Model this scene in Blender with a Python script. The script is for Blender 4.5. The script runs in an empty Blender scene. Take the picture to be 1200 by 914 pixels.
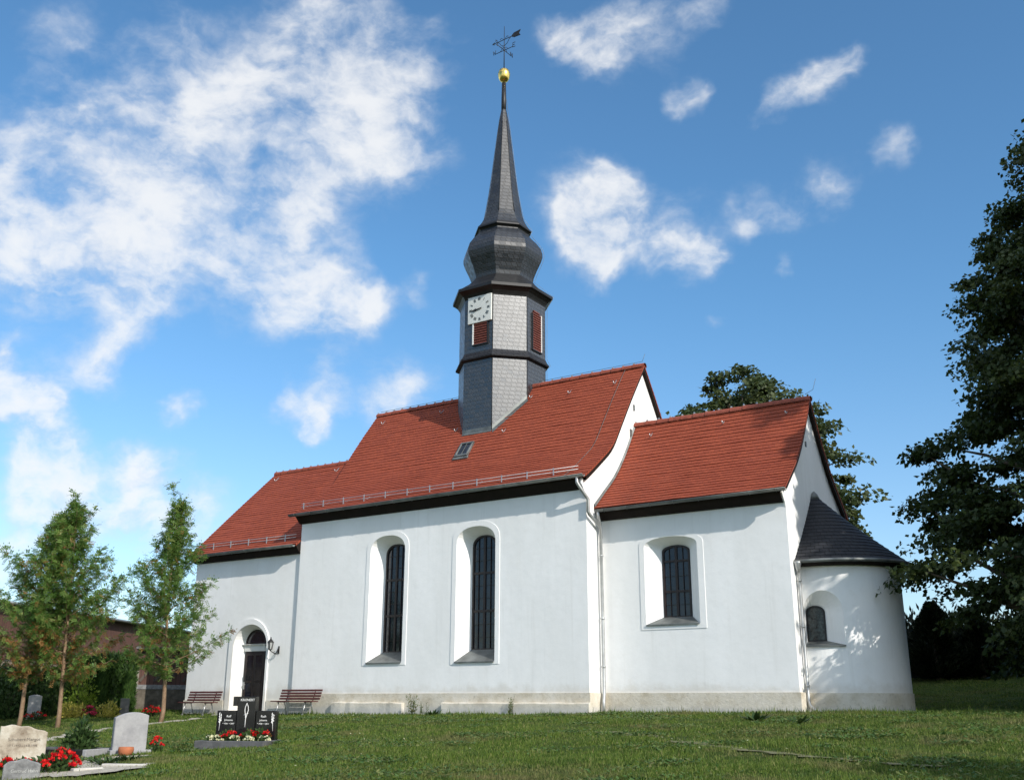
import bpy, math, random
import numpy as np
from mathutils import Vector, Matrix
from mathutils.geometry import tessellate_polygon

R = math.radians
sc = bpy.context.scene
col = sc.collection
rng = np.random.default_rng(7)
random.seed(7)

# ---------------------------------------------------------------- camera
cam_d = bpy.data.cameras.new("camera")
cam = bpy.data.objects.new("camera", cam_d)
col.objects.link(cam)
yaw, pitch, roll = R(33.76), R(17.08), R(0.24)
F_ = Vector((-math.sin(yaw)*math.cos(pitch), math.cos(yaw)*math.cos(pitch), math.sin(pitch)))
R_ = Vector((math.cos(yaw), math.sin(yaw), 0))
U_ = R_.cross(F_)
R2 = R_*math.cos(roll) + U_*math.sin(roll)
U2 = -R_*math.sin(roll) + U_*math.cos(roll)
mw = Matrix(((R2.x, U2.x, -F_.x, 14.737), (R2.y, U2.y, -F_.y, -26.0), (R2.z, U2.z, -F_.z, 0.0), (0, 0, 0, 1)))
cam.matrix_world = mw
cam_d.sensor_width = 36
cam_d.lens = 36.0
cam_d.clip_start = 0.1
cam_d.clip_end = 3000
sc.camera = cam

# ---------------------------------------------------------------- light, sky, exposure
SUN_EL, SUN_AZ = R(31), R(71)          # azimuth measured from -Y towards +X
sun_dir = Vector((math.sin(SUN_AZ)*math.cos(SUN_EL), -math.cos(SUN_AZ)*math.cos(SUN_EL), math.sin(SUN_EL)))
sd = bpy.data.lights.new("sun", 'SUN')
sd.energy = 2.9
sd.angle = R(0.5)
sd.color = (1.0, 0.94, 0.85)
so = bpy.data.objects.new("sun", sd)
col.objects.link(so)
so.rotation_euler = (-sun_dir).to_track_quat('-Z', 'Y').to_euler()

sc.view_settings.view_transform = 'Standard'
sc.view_settings.look = 'None'
sc.view_settings.gamma = 1.0
sc.view_settings.exposure = 0.75
try:
    sc.view_settings.use_curve_mapping = False
except Exception:
    pass
sc.render.engine = 'CYCLES'
sc.cycles.use_denoising = True
sc.cycles.max_bounces = 7
sc.cycles.diffuse_bounces = 4
sc.cycles.glossy_bounces = 3
sc.cycles.transmission_bounces = 4
sc.cycles.transparent_max_bounces = 6
sc.cycles.sample_clamp_indirect = 8

class NT:
    """tiny node-tree writer"""
    def __init__(s, tree):
        s.t = tree
    def n(s, typ, **kw):
        nd = s.t.nodes.new(typ)
        for k, v in kw.items():
            if k.startswith('_'):
                setattr(nd, k[1:], v)
        return nd
    def link(s, a, b):
        s.t.links.new(a, b)
    def setin(s, sock, v):
        if hasattr(v, 'links') or hasattr(v, 'is_linked'):
            s.link(v, sock)
        else:
            sock.default_value = v
    def math(s, op, a, b=0.0, c=None, clamp=False):
        nd = s.t.nodes.new('ShaderNodeMath'); nd.operation = op; nd.use_clamp = clamp
        s.setin(nd.inputs[0], a); s.setin(nd.inputs[1], b)
        if c is not None: s.setin(nd.inputs[2], c)
        return nd.outputs[0]
    def vmath(s, op, a, b=None, out=0):
        nd = s.t.nodes.new('ShaderNodeVectorMath'); nd.operation = op
        s.setin(nd.inputs[0], a)
        if b is not None: s.setin(nd.inputs[1], b)
        return nd.outputs[out]
    def mix(s, f, a, b, blend='MIX'):
        nd = s.t.nodes.new('ShaderNodeMix'); nd.data_type = 'RGBA'; nd.blend_type = blend
        s.setin(nd.inputs[0], f); s.setin(nd.inputs[6], a); s.setin(nd.inputs[7], b)
        return nd.outputs[2]
    def noise(s, vec, scale, detail=4, rough=.55, dist=0.0):
        nd = s.t.nodes.new('ShaderNodeTexNoise')
        if vec is not None: s.link(vec, nd.inputs['Vector'])
        nd.inputs['Scale'].default_value = scale; nd.inputs['Detail'].default_value = detail
        nd.inputs['Roughness'].default_value = rough; nd.inputs['Distortion'].default_value = dist
        return nd.outputs[0]
    def ramp(s, f, stops):
        nd = s.t.nodes.new('ShaderNodeValToRGB')
        e = nd.color_ramp.elements
        while len(e) < len(stops): e.new(.5)
        for k, (p, c) in enumerate(stops):
            e[k].position = p; e[k].color = (*c, 1) if len(c) == 3 else c
        s.setin(nd.inputs[0], f)
        return nd.outputs[0]
    def smooth(s, v, a, b):
        nd = s.t.nodes.new('ShaderNodeMapRange'); nd.interpolation_type = 'SMOOTHSTEP'
        s.setin(nd.inputs[0], v); nd.inputs[1].default_value = a; nd.inputs[2].default_value = b
        return nd.outputs[0]

CLOUDS=[(-0.7938,0.4460,0.4136,340,0.80),(-0.7439,0.4914,0.4529,387,0.80),(-0.6919,0.5468,0.4715,398,0.85),(-0.6364,0.5682,0.5217,349,0.80),(-0.5748,0.6021,0.5542,441,0.85),(-0.5369,0.6167,0.5756,1420,0.60),(-0.7710,0.5015,0.3926,649,0.80),(-0.7334,0.5336,0.4212,527,0.75),(-0.6777,0.5828,0.4484,567,0.75),(-0.7565,0.4256,0.4965,1069,0.35),(-0.6878,0.4617,0.5601,1232,0.45),(-0.7311,0.4097,0.5456,1685,0.38),(-0.6977,0.5960,0.3976,649,0.50),(-0.6552,0.6632,0.3618,1218,1.00),(-0.6793,0.6358,0.3666,1535,0.80),(-0.6253,0.6861,0.3718,3651,0.75),(-0.7727,0.5257,0.3558,1493,0.75),(-0.5687,0.6598,0.4911,1272,0.65),(-0.8159,0.4420,0.3727,866,0.70),(-0.5939,0.5408,0.5957,2714,0.60),(-0.6123,0.6123,0.5001,1165,0.45),(-0.4235,0.7867,0.4491,1215,1.25),(-0.4464,0.7819,0.4353,2340,0.90),(-0.3944,0.7967,0.4579,3234,0.80),(-0.4108,0.7737,0.4823,5520,0.70),(-0.3625,0.8343,0.4155,2784,0.80),(-0.3404,0.8469,0.4086,6840,0.70),(-0.3839,0.8201,0.4243,5396,0.50),(-0.3523,0.8166,0.4572,5620,0.35),(-0.3899,0.7080,0.5888,1431,0.75),(-0.3387,0.7281,0.5959,1640,0.75),(-0.2918,0.7455,0.5992,4385,0.65),(-0.4145,0.6880,0.5957,3230,0.60),(-0.3757,0.7302,0.5707,3957,0.50),(-0.2606,0.8123,0.5218,4485,0.75),(-0.2294,0.8211,0.5227,2988,0.65),(-0.1941,0.8192,0.5397,7183,0.65),(-0.2148,0.8160,0.5367,5744,0.60),(-0.3018,0.8467,0.4382,5821,0.60),(-0.2711,0.8543,0.4434,4192,0.70),(-0.2292,0.8627,0.4508,3260,0.75),(-0.1701,0.8590,0.4828,8783,0.60),(-0.1779,0.8642,0.4706,10892,0.45),(-0.2766,0.8727,0.4024,10490,0.45),(-0.3272,0.7746,0.5413,10953,0.55),(-0.3426,0.8711,0.3518,21821,0.50),(-0.8410,0.4772,0.2550,1891,1.15),(-0.8246,0.5067,0.2517,11125,0.50),(-0.7977,0.5249,0.2970,2323,0.80),(-0.6667,0.6871,0.2886,2700,0.72),(-0.7020,0.6551,0.2794,4546,0.72),(-0.6105,0.7341,0.2974,2593,0.68),(-0.6364,0.7216,0.2726,6363,0.50),(-0.6825,0.6824,0.2618,5363,0.60),(-0.6841,0.6852,0.2500,8394,0.80),(-0.7619,0.5901,0.2670,9473,0.85),(-0.7851,0.5847,0.2040,3232,1.05),(-0.8378,0.5053,0.2070,1667,1.00),(-0.8188,0.5345,0.2096,4803,0.60),(-0.8272,0.5389,0.1592,1237,0.70),(-0.7955,0.5809,0.1727,2013,0.65),(-0.8492,0.5034,0.1598,1915,0.60),(-0.5871,0.7111,0.3868,5174,0.60),(-0.8419,0.4547,0.2907,9631,0.70),(-0.7570,0.6333,0.1611,1512,0.60),(-0.8618,0.4956,0.1078,2046,0.60),(-0.7870,0.6032,0.1297,1626,0.45),(-0.1355,0.9522,0.2737,14891,0.50),(-0.2448,0.8770,0.4134,12569,0.30)]
world = bpy.data.worlds.new("World")
sc.world = world
world.use_nodes = True
wt = world.node_tree
wt.nodes.clear()
W = NT(wt)
sky = wt.nodes.new('ShaderNodeTexSky')
sky.sky_type = 'NISHITA'
sky.sun_disc = False
sky.sun_elevation = SUN_EL
sky.sun_rotation = math.pi - SUN_AZ     # compass direction of the sun lamp
sky.altitude = 300
sky.air_density = 1.0
sky.dust_density = 0.6
sky.ozone_density = 2.0
tc = wt.nodes.new('ShaderNodeTexCoord')
dirv = tc.outputs['Generated']
warp = W.noise(dirv, 9.0, 3, .5)
wv = wt.nodes.new('ShaderNodeTexNoise'); W.link(dirv, wv.inputs['Vector'])
wv.inputs['Scale'].default_value = 7.0; wv.inputs['Detail'].default_value = 5; wv.inputs['Roughness'].default_value = .6
wofs = W.vmath('SCALE', W.vmath('SUBTRACT', wv.outputs['Color'], (0.5, 0.5, 0.5)))
wofs.node.inputs['Scale'].default_value = 0.11
wdir = W.vmath('NORMALIZE', W.vmath('ADD', dirv, wofs))
def cloud_noise(vec):
    mp = wt.nodes.new('ShaderNodeMapping'); W.link(vec, mp.inputs['Vector'])
    mp.inputs['Scale'].default_value = (1, 1, 1.6)
    a = W.noise(mp.outputs[0], 10.0, 10, .58, 0); b = W.noise(mp.outputs[0], 31.0, 7, .6, 0)
    return W.math('ADD', W.math('MULTIPLY', a, .70), W.math('MULTIPLY', b, .30))
half = W.vmath('SCALE', wofs); half.node.inputs['Scale'].default_value = .5
ndir = W.vmath('ADD', dirv, half)
fine = cloud_noise(ndir)
# the same field a little towards the sun: thicker there means this side is shaded
fine_s = cloud_noise(W.vmath('ADD', ndir, tuple(sun_dir*0.022)))
coarse = W.noise(dirv, 5.0, 5, .55)
cov = None
for (dx, dy, dz, k, a) in CLOUDS:
    dt = W.vmath('DOT_PRODUCT', wdir, (dx, dy, dz), out=1)
    e = W.math('EXPONENT', W.math('MULTIPLY_ADD', dt, k, -k))
    cov = W.math('MULTIPLY', e, a) if cov is None else W.math('MULTIPLY_ADD', e, a, cov)
cov = W.math('MINIMUM', cov, 0.92)
# unseen cumulus outside the view, added as fill light for the south wall
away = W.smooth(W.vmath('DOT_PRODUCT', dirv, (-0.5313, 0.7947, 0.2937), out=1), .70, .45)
clear = W.smooth(W.vmath('DOT_PRODUCT', dirv, (-0.53, -0.78, 0.34), out=1), .95, .80)  # gap left in the added clouds so the slate reflects darker sky
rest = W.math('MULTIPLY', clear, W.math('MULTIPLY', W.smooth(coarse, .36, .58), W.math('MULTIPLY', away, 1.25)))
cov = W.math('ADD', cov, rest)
gain = W.math('MULTIPLY_ADD', W.math('SQRT', cov), 3.7, .1)
val = W.math('ADD', cov, W.math('MULTIPLY', W.math('SUBTRACT', fine, .5), gain))
alpha = W.smooth(val, .14, 1.42)
alpha = W.math('MULTIPLY', alpha, .88)
shade = W.math('MULTIPLY', W.math('SUBTRACT', fine_s, fine), 5.0, clamp=True)
core = W.math('SUBTRACT', W.smooth(val, .25, 1.15), shade, clamp=True)
ccol = W.mix(core, (4.2, 4.6, 5.2, 1), (5.7, 5.75, 5.8, 1))
ccol = W.mix(away, ccol, (9.5, 9.6, 9.8, 1))     # unseen clouds behind the viewer, brightened to fill the south wall
skyc = wt.nodes.new('ShaderNodeHueSaturation')
W.link(sky.outputs[0], skyc.inputs['Color'])
skyc.inputs['Saturation'].default_value = 1.0
skyc.inputs['Value'].default_value = 0.95
sepz = wt.nodes.new('ShaderNodeSeparateXYZ'); W.link(dirv, sepz.inputs[0])
tint = W.mix(W.smooth(sepz.outputs[2], .0, .42), (.93, .99, 1.05, 1), (.68, 1.04, 1.18, 1))
skyt = W.mix(1.0, skyc.outputs[0], tint, 'MULTIPLY')
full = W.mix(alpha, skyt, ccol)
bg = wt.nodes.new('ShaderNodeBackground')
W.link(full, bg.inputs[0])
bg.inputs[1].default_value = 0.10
wo = wt.nodes.new('ShaderNodeOutputWorld')
W.link(bg.outputs[0], wo.inputs[0])
world.cycles.sampling_method = 'MANUAL'
world.cycles.sample_map_resolution = 512

# ---------------------------------------------------------------- materials
def new_mat(name):
    m = bpy.data.materials.new(name); m.use_nodes = True
    t = m.node_tree
    b = t.nodes['Principled BSDF']
    return m, NT(t), b

def pos(N):
    return N.n('ShaderNodeNewGeometry').outputs['Position']

def plain(name, c, rough=.6, metal=0.0, var=.12, scale=6.0, bump=0.0, bscale=60, spec=.5):
    m, N, b = new_mat(name)
    P = N.n('ShaderNodeTexCoord').outputs['Object']
    n = N.noise(P, scale, 5)
    lo = tuple(x*(1-var) for x in c); hi = tuple(min(1, x*(1+var)) for x in c)
    N.link(N.ramp(n, [(.3, lo), (.7, hi)]), b.inputs['Base Color'])
    b.inputs['Roughness'].default_value = rough
    b.inputs['Metallic'].default_value = metal
    b.inputs['Specular IOR Level'].default_value = spec
    if bump:
        bp = N.n('ShaderNodeBump'); bp.inputs['Strength'].default_value = bump; bp.inputs['Distance'].default_value = .01
        N.link(N.noise(P, bscale, 5), bp.inputs['Height']); N.link(bp.outputs[0], b.inputs['Normal'])
    return m

def m_plaster():
    m, N, b = new_mat('white_plaster')
    P = pos(N)
    sx = N.n('ShaderNodeSeparateXYZ'); N.link(P, sx.inputs[0])
    mpn = N.n('ShaderNodeMapping'); N.link(P, mpn.inputs[0]); mpn.inputs['Scale'].default_value = (1, 1, .35)
    big = N.noise(mpn.outputs[0], .9, 6, .6)
    mott = N.noise(P, 3.5, 5, .65)
    c = N.mix(N.smooth(big, .35, .7), (.80, .80, .79, 1), (.855, .855, .85, 1))
    c = N.mix(N.math('MULTIPLY', N.smooth(mott, .48, .78), .5), c, (.76, .755, .74, 1))
    # splash dirt and bubbling salts low on the wall, its edge broken up
    zz = N.math('ADD', sx.outputs[2], N.math('MULTIPLY', N.noise(P, 1.6, 5, .7), .9))
    low = N.math('MULTIPLY', N.math('SUBTRACT', 1.0, N.smooth(zz, .72, 1.12)), .5)
    c = N.mix(low, c, (.56, .52, .45, 1))
    streak = N.n('ShaderNodeMapping'); N.link(P, streak.inputs[0]); streak.inputs['Scale'].default_value = (5, 5, .22)
    st = N.math('MULTIPLY', N.smooth(N.noise(streak.outputs[0], 1.0, 4, .6), .54, .76), .24)
    c = N.mix(st, c, (.60, .59, .56, 1))
    N.link(c, b.inputs['Base Color'])
    b.inputs['Roughness'].default_value = .92
    b.inputs['Specular IOR Level'].default_value = .15
    h = N.math('ADD', N.math('MULTIPLY', N.noise(P, 3.0, 4, .5), 1.0), N.math('MULTIPLY', N.noise(P, 38, 4, .6), .12))
    bp = N.n('ShaderNodeBump'); bp.inputs['Strength'].default_value = .22; bp.inputs['Distance'].default_value = .035
    N.link(h, bp.inputs['Height']); N.link(bp.outputs[0], b.inputs['Normal'])
    return m

def m_plinth():
    m, N, b = new_mat('weathered_plinth')
    P = pos(N)
    n1 = N.noise(P, 2.2, 7, .7); n2 = N.noise(P, 11, 6, .7)
    c = N.ramp(n1, [(.3, (.47, .41, .31)), (.5, (.60, .55, .46)), (.72, (.68, .64, .57))])
    c = N.mix(N.math('MULTIPLY', N.smooth(n2, .52, .75), .6), c, (.30, .27, .22, 1))
    sx = N.n('ShaderNodeSeparateXYZ'); N.link(P, sx.inputs[0])
    zz = N.math('ADD', sx.outputs[2], N.math('MULTIPLY', n1, .35))
    c = N.mix(N.math('MULTIPLY', N.math('SUBTRACT', 1.0, N.smooth(zz, .0, .22)), .7), c, (.47, .47, .46, 1))
    N.link(c, b.inputs['Base Color']); b.inputs['Roughness'].default_value = .95
    b.inputs['Specular IOR Level'].default_value = .15
    bp = N.n('ShaderNodeBump'); bp.inputs['Strength'].default_value = .45; bp.inputs['Distance'].default_value = .025
    N.link(N.noise(P, 14, 6, .65), bp.inputs['Height']); N.link(bp.outputs[0], b.inputs['Normal'])
    return m

def m_brick(name, c1, c2, cm, mortar, rough, spec=.5, weather=None, bump=.4, offset=.5, rvar=0.0, dist=.008):
    m, N, b = new_mat(name)
    uv = N.n('ShaderNodeUVMap').outputs[0]
    br = N.n('ShaderNodeTexBrick'); br.offset = offset; br.offset_frequency = 2
    N.link(uv, br.inputs['Vector'])
    br.inputs['Color1'].default_value = (0, 0, 0, 1); br.inputs['Color2'].default_value = (1, 1, 1, 1)
    br.inputs['Mortar'].default_value = (.5, .5, .5, 1)
    br.inputs['Scale'].default_value = 1.0; br.inputs['Mortar Size'].default_value = mortar
    br.inputs['Mortar Smooth'].default_value = .3
    br.inputs['Bias'].default_value = 0.0
    br.inputs['Brick Width'].default_value = 1.0; br.inputs['Row Height'].default_value = 1.0
    bw = N.n('ShaderNodeRGBToBW'); N.link(br.outputs['Color'], bw.inputs[0])
    P = pos(N)
    v = N.math('ADD', N.math('MULTIPLY', bw.outputs[0], .75), N.math('MULTIPLY', N.noise(P, .8, 5, .6), .35))
    c = N.mix(v, (*c1, 1), (*c2, 1))
    if weather:
        c = N.mix(N.math('MULTIPLY', N.smooth(N.noise(P, 1.7, 6, .7), .5, .78), .5), c, (*weather, 1))
    c = N.mix(br.outputs['Fac'], c, (*cm, 1))
    N.link(c, b.inputs['Base Color'])
    rg = N.math('ADD', rough, N.math('MULTIPLY', N.math('SUBTRACT', bw.outputs[0], .5), rvar))
    N.link(rg, b.inputs['Roughness'])
    b.inputs['Specular IOR Level'].default_value = spec
    if spec > .9: b.inputs['IOR'].default_value = 1.60
    bp = N.n('ShaderNodeBump'); bp.inputs['Strength'].default_value = bump; bp.inputs['Distance'].default_value = dist
    h = N.math('ADD', N.math('SUBTRACT', 1.0, br.outputs['Fac']), N.math('MULTIPLY', N.noise(P, 25, 4), .35))
    h = N.math('ADD', h, N.math('MULTIPLY', bw.outputs[0], .25))
    N.link(h, bp.inputs['Height']); N.link(bp.outputs[0], b.inputs['Normal'])
    return m

def m_leaf(name, cols, trans=.35, rough=.5, spec=.3):
    m, N, b = new_mat(name)
    at = N.n('ShaderNodeAttribute', _attribute_name='rnd')
    c = N.ramp(at.outputs['Fac'], [((k+.001)/max(1, len(cols)-1), x) for k, x in enumerate(cols)])
    N.link(c, b.inputs['Base Color'])
    b.inputs['Roughness'].default_value = rough; b.inputs['Specular IOR Level'].default_value = spec
    tr = N.n('ShaderNodeBsdfTranslucent')
    hs = N.n('ShaderNodeHueSaturation'); hs.inputs['Value'].default_value = 1.5; hs.inputs['Hue'].default_value = .485
    N.link(c, hs.inputs['Color']); N.link(hs.outputs[0], tr.inputs['Color'])
    mx = N.n('ShaderNodeMixShader'); mx.inputs[0].default_value = trans
    out = N.t.nodes['Material Output']
    N.link(b.outputs[0], mx.inputs[1]); N.link(tr.outputs[0], mx.inputs[2]); N.link(mx.outputs[0], out.inputs[0])
    return m

def m_lawn():
    m, N, b = new_mat('lawn_soil')
    P = pos(N)
    n1 = N.noise(P, .45, 6, .65); n2 = N.noise(P, 6, 6, .7); n3 = N.noise(P, 45, 4, .7)
    c = N.ramp(n1, [(.3, (.035, .062, .014)), (.55, (.055, .085, .018)), (.75, (.10, .10, .032))])
    c = N.mix(N.smooth(n2, .5, .75), c, (.028, .045, .010, 1))
    c = N.mix(N.math('MULTIPLY', N.smooth(n3, .5, .8), .5), c, (.09, .085, .035, 1))
    N.link(c, b.inputs['Base Color']); b.inputs['Roughness'].default_value = .95
    b.inputs['Specular IOR Level'].default_value = .1
    bp = N.n('ShaderNodeBump'); bp.inputs['Strength'].default_value = .8; bp.inputs['Distance'].default_value = .05
    N.link(N.math('ADD', n2, n3), bp.inputs['Height']); N.link(bp.outputs[0], b.inputs['Normal'])
    return m

def m_grass():
    m, N, b = new_mat('grass_blades')
    at = N.n('ShaderNodeAttribute', _attribute_name='rnd')
    P = pos(N)
    n1 = N.noise(P, .5, 6, .68)
    n4 = N.noise(P, 2.3, 5, .7)
    c = N.ramp(at.outputs['Fac'], [(0, (.045, .090, .012)), (.45, (.090, .148, .020)), (.85, (.155, .21, .036)), (1, (.27, .24, .10))])
    c = N.mix(N.math('MULTIPLY', N.smooth(n1, .50, .66), .75), c, (.19, .165, .075, 1))
    c = N.mix(N.math('MULTIPLY', N.smooth(n4, .50, .64), .65), c, (.030, .075, .012, 1))
    n5 = N.noise(P, 7.0, 5, .75)
    c = N.mix(N.math('MULTIPLY', N.smooth(n5, .52, .68), .45), c, (.13, .17, .05, 1))
    N.link(c, b.inputs['Base Color']); b.inputs['Roughness'].default_value = .6
    b.inputs['Specular IOR Level'].default_value = .25
    tr = N.n('ShaderNodeBsdfTranslucent'); N.link(c, tr.inputs['Color'])
    mx = N.n('ShaderNodeMixShader'); mx.inputs[0].default_value = .35
    N.link(b.outputs[0], mx.inputs[1]); N.link(tr.outputs[0], mx.inputs[2]); N.link(mx.outputs[0], N.t.nodes['Material Output'].inputs[0])
    return m

def m_stone(name, c1, c2, c3, scale=3.0, rough=.85, bump=.6):
    m, N, b = new_mat(name)
    P = N.n('ShaderNodeTexCoord').outputs['Object']
    n1 = N.noise(P, scale, 7, .7); n2 = N.noise(P, scale*22, 4, .7)
    c = N.ramp(n1, [(.3, c1), (.5, c2), (.7, c3)])
    c = N.mix(N.math('MULTIPLY', N.smooth(n2, .5, .75), .4), c, (*[x*.5 for x in c1], 1))
    N.link(c, b.inputs['Base Color']); b.inputs['Roughness'].default_value = rough
    bp = N.n('ShaderNodeBump'); bp.inputs['Strength'].default_value = bump; bp.inputs['Distance'].default_value = .012
    N.link(N.math('ADD', n1, N.math('MULTIPLY', n2, .4)), bp.inputs['Height']); N.link(bp.outputs[0], b.inputs['Normal'])
    return m

def m_planks(name, c1, c2, width=.16, axis=0):
    m, N, b = new_mat(name)
    P = N.n('ShaderNodeTexCoord').outputs['Object']
    sx = N.n('ShaderNodeSeparateXYZ'); N.link(P, sx.inputs[0])
    u = N.math('DIVIDE', sx.outputs[axis], width)
    fl = N.math('FLOOR', u); fr = N.math('FRACT', u)
    wn = N.n('ShaderNodeTexWhiteNoise'); wn.noise_dimensions = '1D'; N.link(fl, wn.inputs['W'])
    mpn = N.n('ShaderNodeMapping'); N.link(P, mpn.inputs[0]); mpn.inputs['Scale'].default_value = (14, 14, .8)
    v = N.math('ADD', N.math('MULTIPLY', wn.outputs[0], .6), N.math('MULTIPLY', N.noise(mpn.outputs[0], 1.0, 5), .5))
    c = N.mix(v, (*c1, 1), (*c2, 1))
    edge = N.math('LESS_THAN', fr, .07)
    c = N.mix(edge, c, (.006, .005, .004, 1))
    N.link(c, b.inputs['Base Color']); b.inputs['Roughness'].default_value = .8
    return m

M = {}
M['plaster'] = m_plaster()
M['plinth'] = m_plinth()
M['tile'] = m_brick('clay_roof_tiles', (.222, .045, .022), (.275, .058, .027), (.07, .018, .011), .022, .75, .3, (.19, .045, .026), .4, rvar=.1)
M['ridge'] = plain('clay_ridge_tiles', (.24, .055, .03), .75, var=.3, scale=5, bump=.2)
M['slate'] = m_brick('slate_cladding', (.012, .014, .018), (.024, .027, .033), (.003, .003, .004), .085, .39, 1.0, None, .55, rvar=.16, dist=.009)
M['slate_spire'] = m_brick('slate_of_the_spire', (.011, .014, .020), (.024, .029, .038), (.003, .003, .004), .085, .44, .62, None, .6, rvar=.2, dist=.009)
M['slate_dark'] = m_brick('slate_roofing', (.014, .015, .019), (.028, .030, .036), (.005, .005, .006), .05, .62, .22, None, .5, rvar=.15)
M['dark_wood'] = plain('dark_brown_timber', (.013, .008, .006), .75, var=.35, scale=3, bump=.15, spec=.2)
M['zinc'] = plain('zinc_sheet', (.42, .43, .43), .45, .7, var=.2, scale=4)
M['zinc_dull'] = plain('weathered_zinc', (.16, .17, .165), .5, .5, var=.35, scale=3)
M['black_metal'] = plain('black_metal_trim', (.012, .012, .013), .5, .2, var=.3)
M['frame'] = plain('dark_window_frame', (.020, .011, .009), .5, var=.2)
M['glass'] = plain('dark_window_glass', (.012, .015, .024), .06, var=.6, scale=1.5, spec=.6, bump=.35, bscale=5)
M['apse_glass'] = plain('leaded_window_glass', (.035, .045, .045), .25, var=.9, scale=14, bump=.4, bscale=12)
M['door'] = plain('dark_door_wood', (.020, .010, .010), .35, var=.3)
M['gold'] = plain('gilded_metal', (.83, .60, .17), .28, 1.0, var=.08)
M['red_wood'] = plain('red_brown_louvre_wood', (.125, .030, .018), .6, var=.25)
M['bench_wood'] = plain('red_brown_bench_wood', (.075, .018, .014), .5, var=.35, scale=12, bump=.1)
M['white_paint'] = plain('white_paint', (.74, .74, .72), .6, var=.05)
M['clock_paint'] = plain('clock_enamel', (.60, .61, .58), .5, var=.08, scale=3)
M['black_paint'] = plain('black_paint', (.012, .012, .012), .5, var=.1)
M['steel'] = plain('galvanised_steel', (.50, .50, .50), .4, .8, var=.1)
M['lantern_glass'] = plain('lantern_glass', (.35, .36, .36), .15, var=.1)
M['black_granite'] = m_stone('polished_black_granite', (.007, .007, .008), (.011, .011, .012), (.018, .018, .019), 9, .12, .0)
M['grey_granite'] = m_stone('grey_granite', (.20, .20, .21), (.27, .27, .275), (.33, .33, .33), 4, .7, .4)
M['dark_granite'] = m_stone('dark_grey_granite', (.055, .055, .058), (.085, .085, .088), (.12, .12, .125), 5, .5, .3)
M['weathered_stone'] = m_stone('weathered_sandstone', (.15, .11, .075), (.38, .33, .26), (.54, .51, .44), 2.9, .9, 1.0)
M['concrete'] = m_stone('pale_concrete', (.38, .36, .32), (.46, .44, .40), (.54, .52, .48), 3, .9, .5)
M['gravel'] = m_stone('pale_gravel', (.24, .22, .17), (.37, .34, .28), (.48, .45, .39), 9, .95, 1.0)
M['dirt'] = m_stone('trodden_dirt', (.09, .10, .04), (.13, .13, .06), (.19, .175, .10), 3, .95, 1.0)
M['letter_white'] = plain('white_lettering', (.72, .72, .70), .6, var=.05)
M['rough_granite'] = m_stone('rough_grey_granite', (.10, .10, .10), (.19, .19, .19), (.30, .30, .29), 7, .9, 1.0)
M['letter_grey'] = plain('worn_lettering', (.42, .42, .40), .8, var=.3)
M['letter_dark'] = plain('dark_lettering', (.10, .085, .07), .8, var=.1)
M['terracotta'] = plain('terracotta', (.34, .11, .045), .8, var=.2)
M['bark'] = m_stone('tree_bark', (.075, .055, .038), (.12, .095, .07), (.17, .14, .11), 8, .9, 1.0)
M['bark_red'] = m_stone('rowan_bark', (.13, .075, .042), (.21, .135, .08), (.28, .20, .13), 7, .8, .6)
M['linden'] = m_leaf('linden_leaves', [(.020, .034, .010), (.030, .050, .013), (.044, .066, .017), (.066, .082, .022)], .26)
M['linden_far'] = m_leaf('sun_tinted_linden_leaves', [(.030, .048, .014), (.042, .064, .020), (.062, .082, .026), (.080, .09, .032)], .30)  # lighter copy of the linden greens, sunlight put into the colour
M['rowan'] = m_leaf('rowan_leaves', [(.068, .150, .034), (.105, .20, .046), (.155, .255, .060), (.235, .275, .08), (.30, .15, .05)], .5)
M['thuja'] = m_leaf('thuja_sprays', [(.022, .052, .012), (.038, .082, .017), (.062, .115, .024)], .25)
M['yellow_leaf'] = m_leaf('yellow_leaves', [(.24, .25, .04), (.40, .36, .07), (.52, .45, .11)], .35)
M['lime_leaf'] = m_leaf('lime_green_leaves', [(.13, .21, .03), (.20, .30, .04), (.30, .38, .07)], .35)  # greens raised to put sunlight into a bush the rowan shades
M['shrub_leaf'] = m_leaf('shrub_leaves', [(.020, .045, .012), (.035, .070, .018), (.06, .10, .03)], .25)
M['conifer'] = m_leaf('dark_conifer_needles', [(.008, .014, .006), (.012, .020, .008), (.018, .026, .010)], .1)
M['red_petal'] = m_leaf('red_petals', [(.45, .010, .010), (.62, .015, .012), (.75, .03, .02)], .3)
M['pink_petal'] = m_leaf('pink_petals', [(.50, .03, .08), (.62, .06, .12), (.70, .12, .18)], .3)
M['white_petal'] = m_leaf('cream_petals', [(.60, .60, .38), (.75, .74, .52), (.80, .78, .60)], .3)
M['yellow_petal'] = m_leaf('yellow_petals', [(.55, .45, .06), (.7, .6, .1)], .3)
M['clover'] = m_leaf('clover_leaves', [(.035, .085, .018), (.06, .125, .028), (.10, .16, .045), (.17, .17, .06)], .3)
M['weed'] = m_leaf('weed_leaves', [(.05, .085, .02), (.08, .12, .03), (.22, .19, .09)], .3)
M['lawn'] = m_lawn()
M['grass'] = m_grass()
M['planks'] = m_planks('brown_planks', (.065, .030, .021), (.11, .050, .035), .17, 0)
M['grey_planks'] = m_planks('old_grey_planks', (.045, .035, .028), (.09, .07, .055), .2, 0)
M['pale_render'] = plain('pale_wall_render', (.25, .21, .165), .9, var=.25, scale=2, bump=.3)
M['rubble'] = m_stone('rubble_masonry', (.26, .20, .16), (.42, .36, .30), (.52, .47, .41), 3.5, .95, 1.0)
M['dark_rubble'] = m_stone('dark_rubble_masonry', (.05, .04, .03), (.10, .085, .065), (.16, .14, .11), 4, .95, 1.0)
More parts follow.
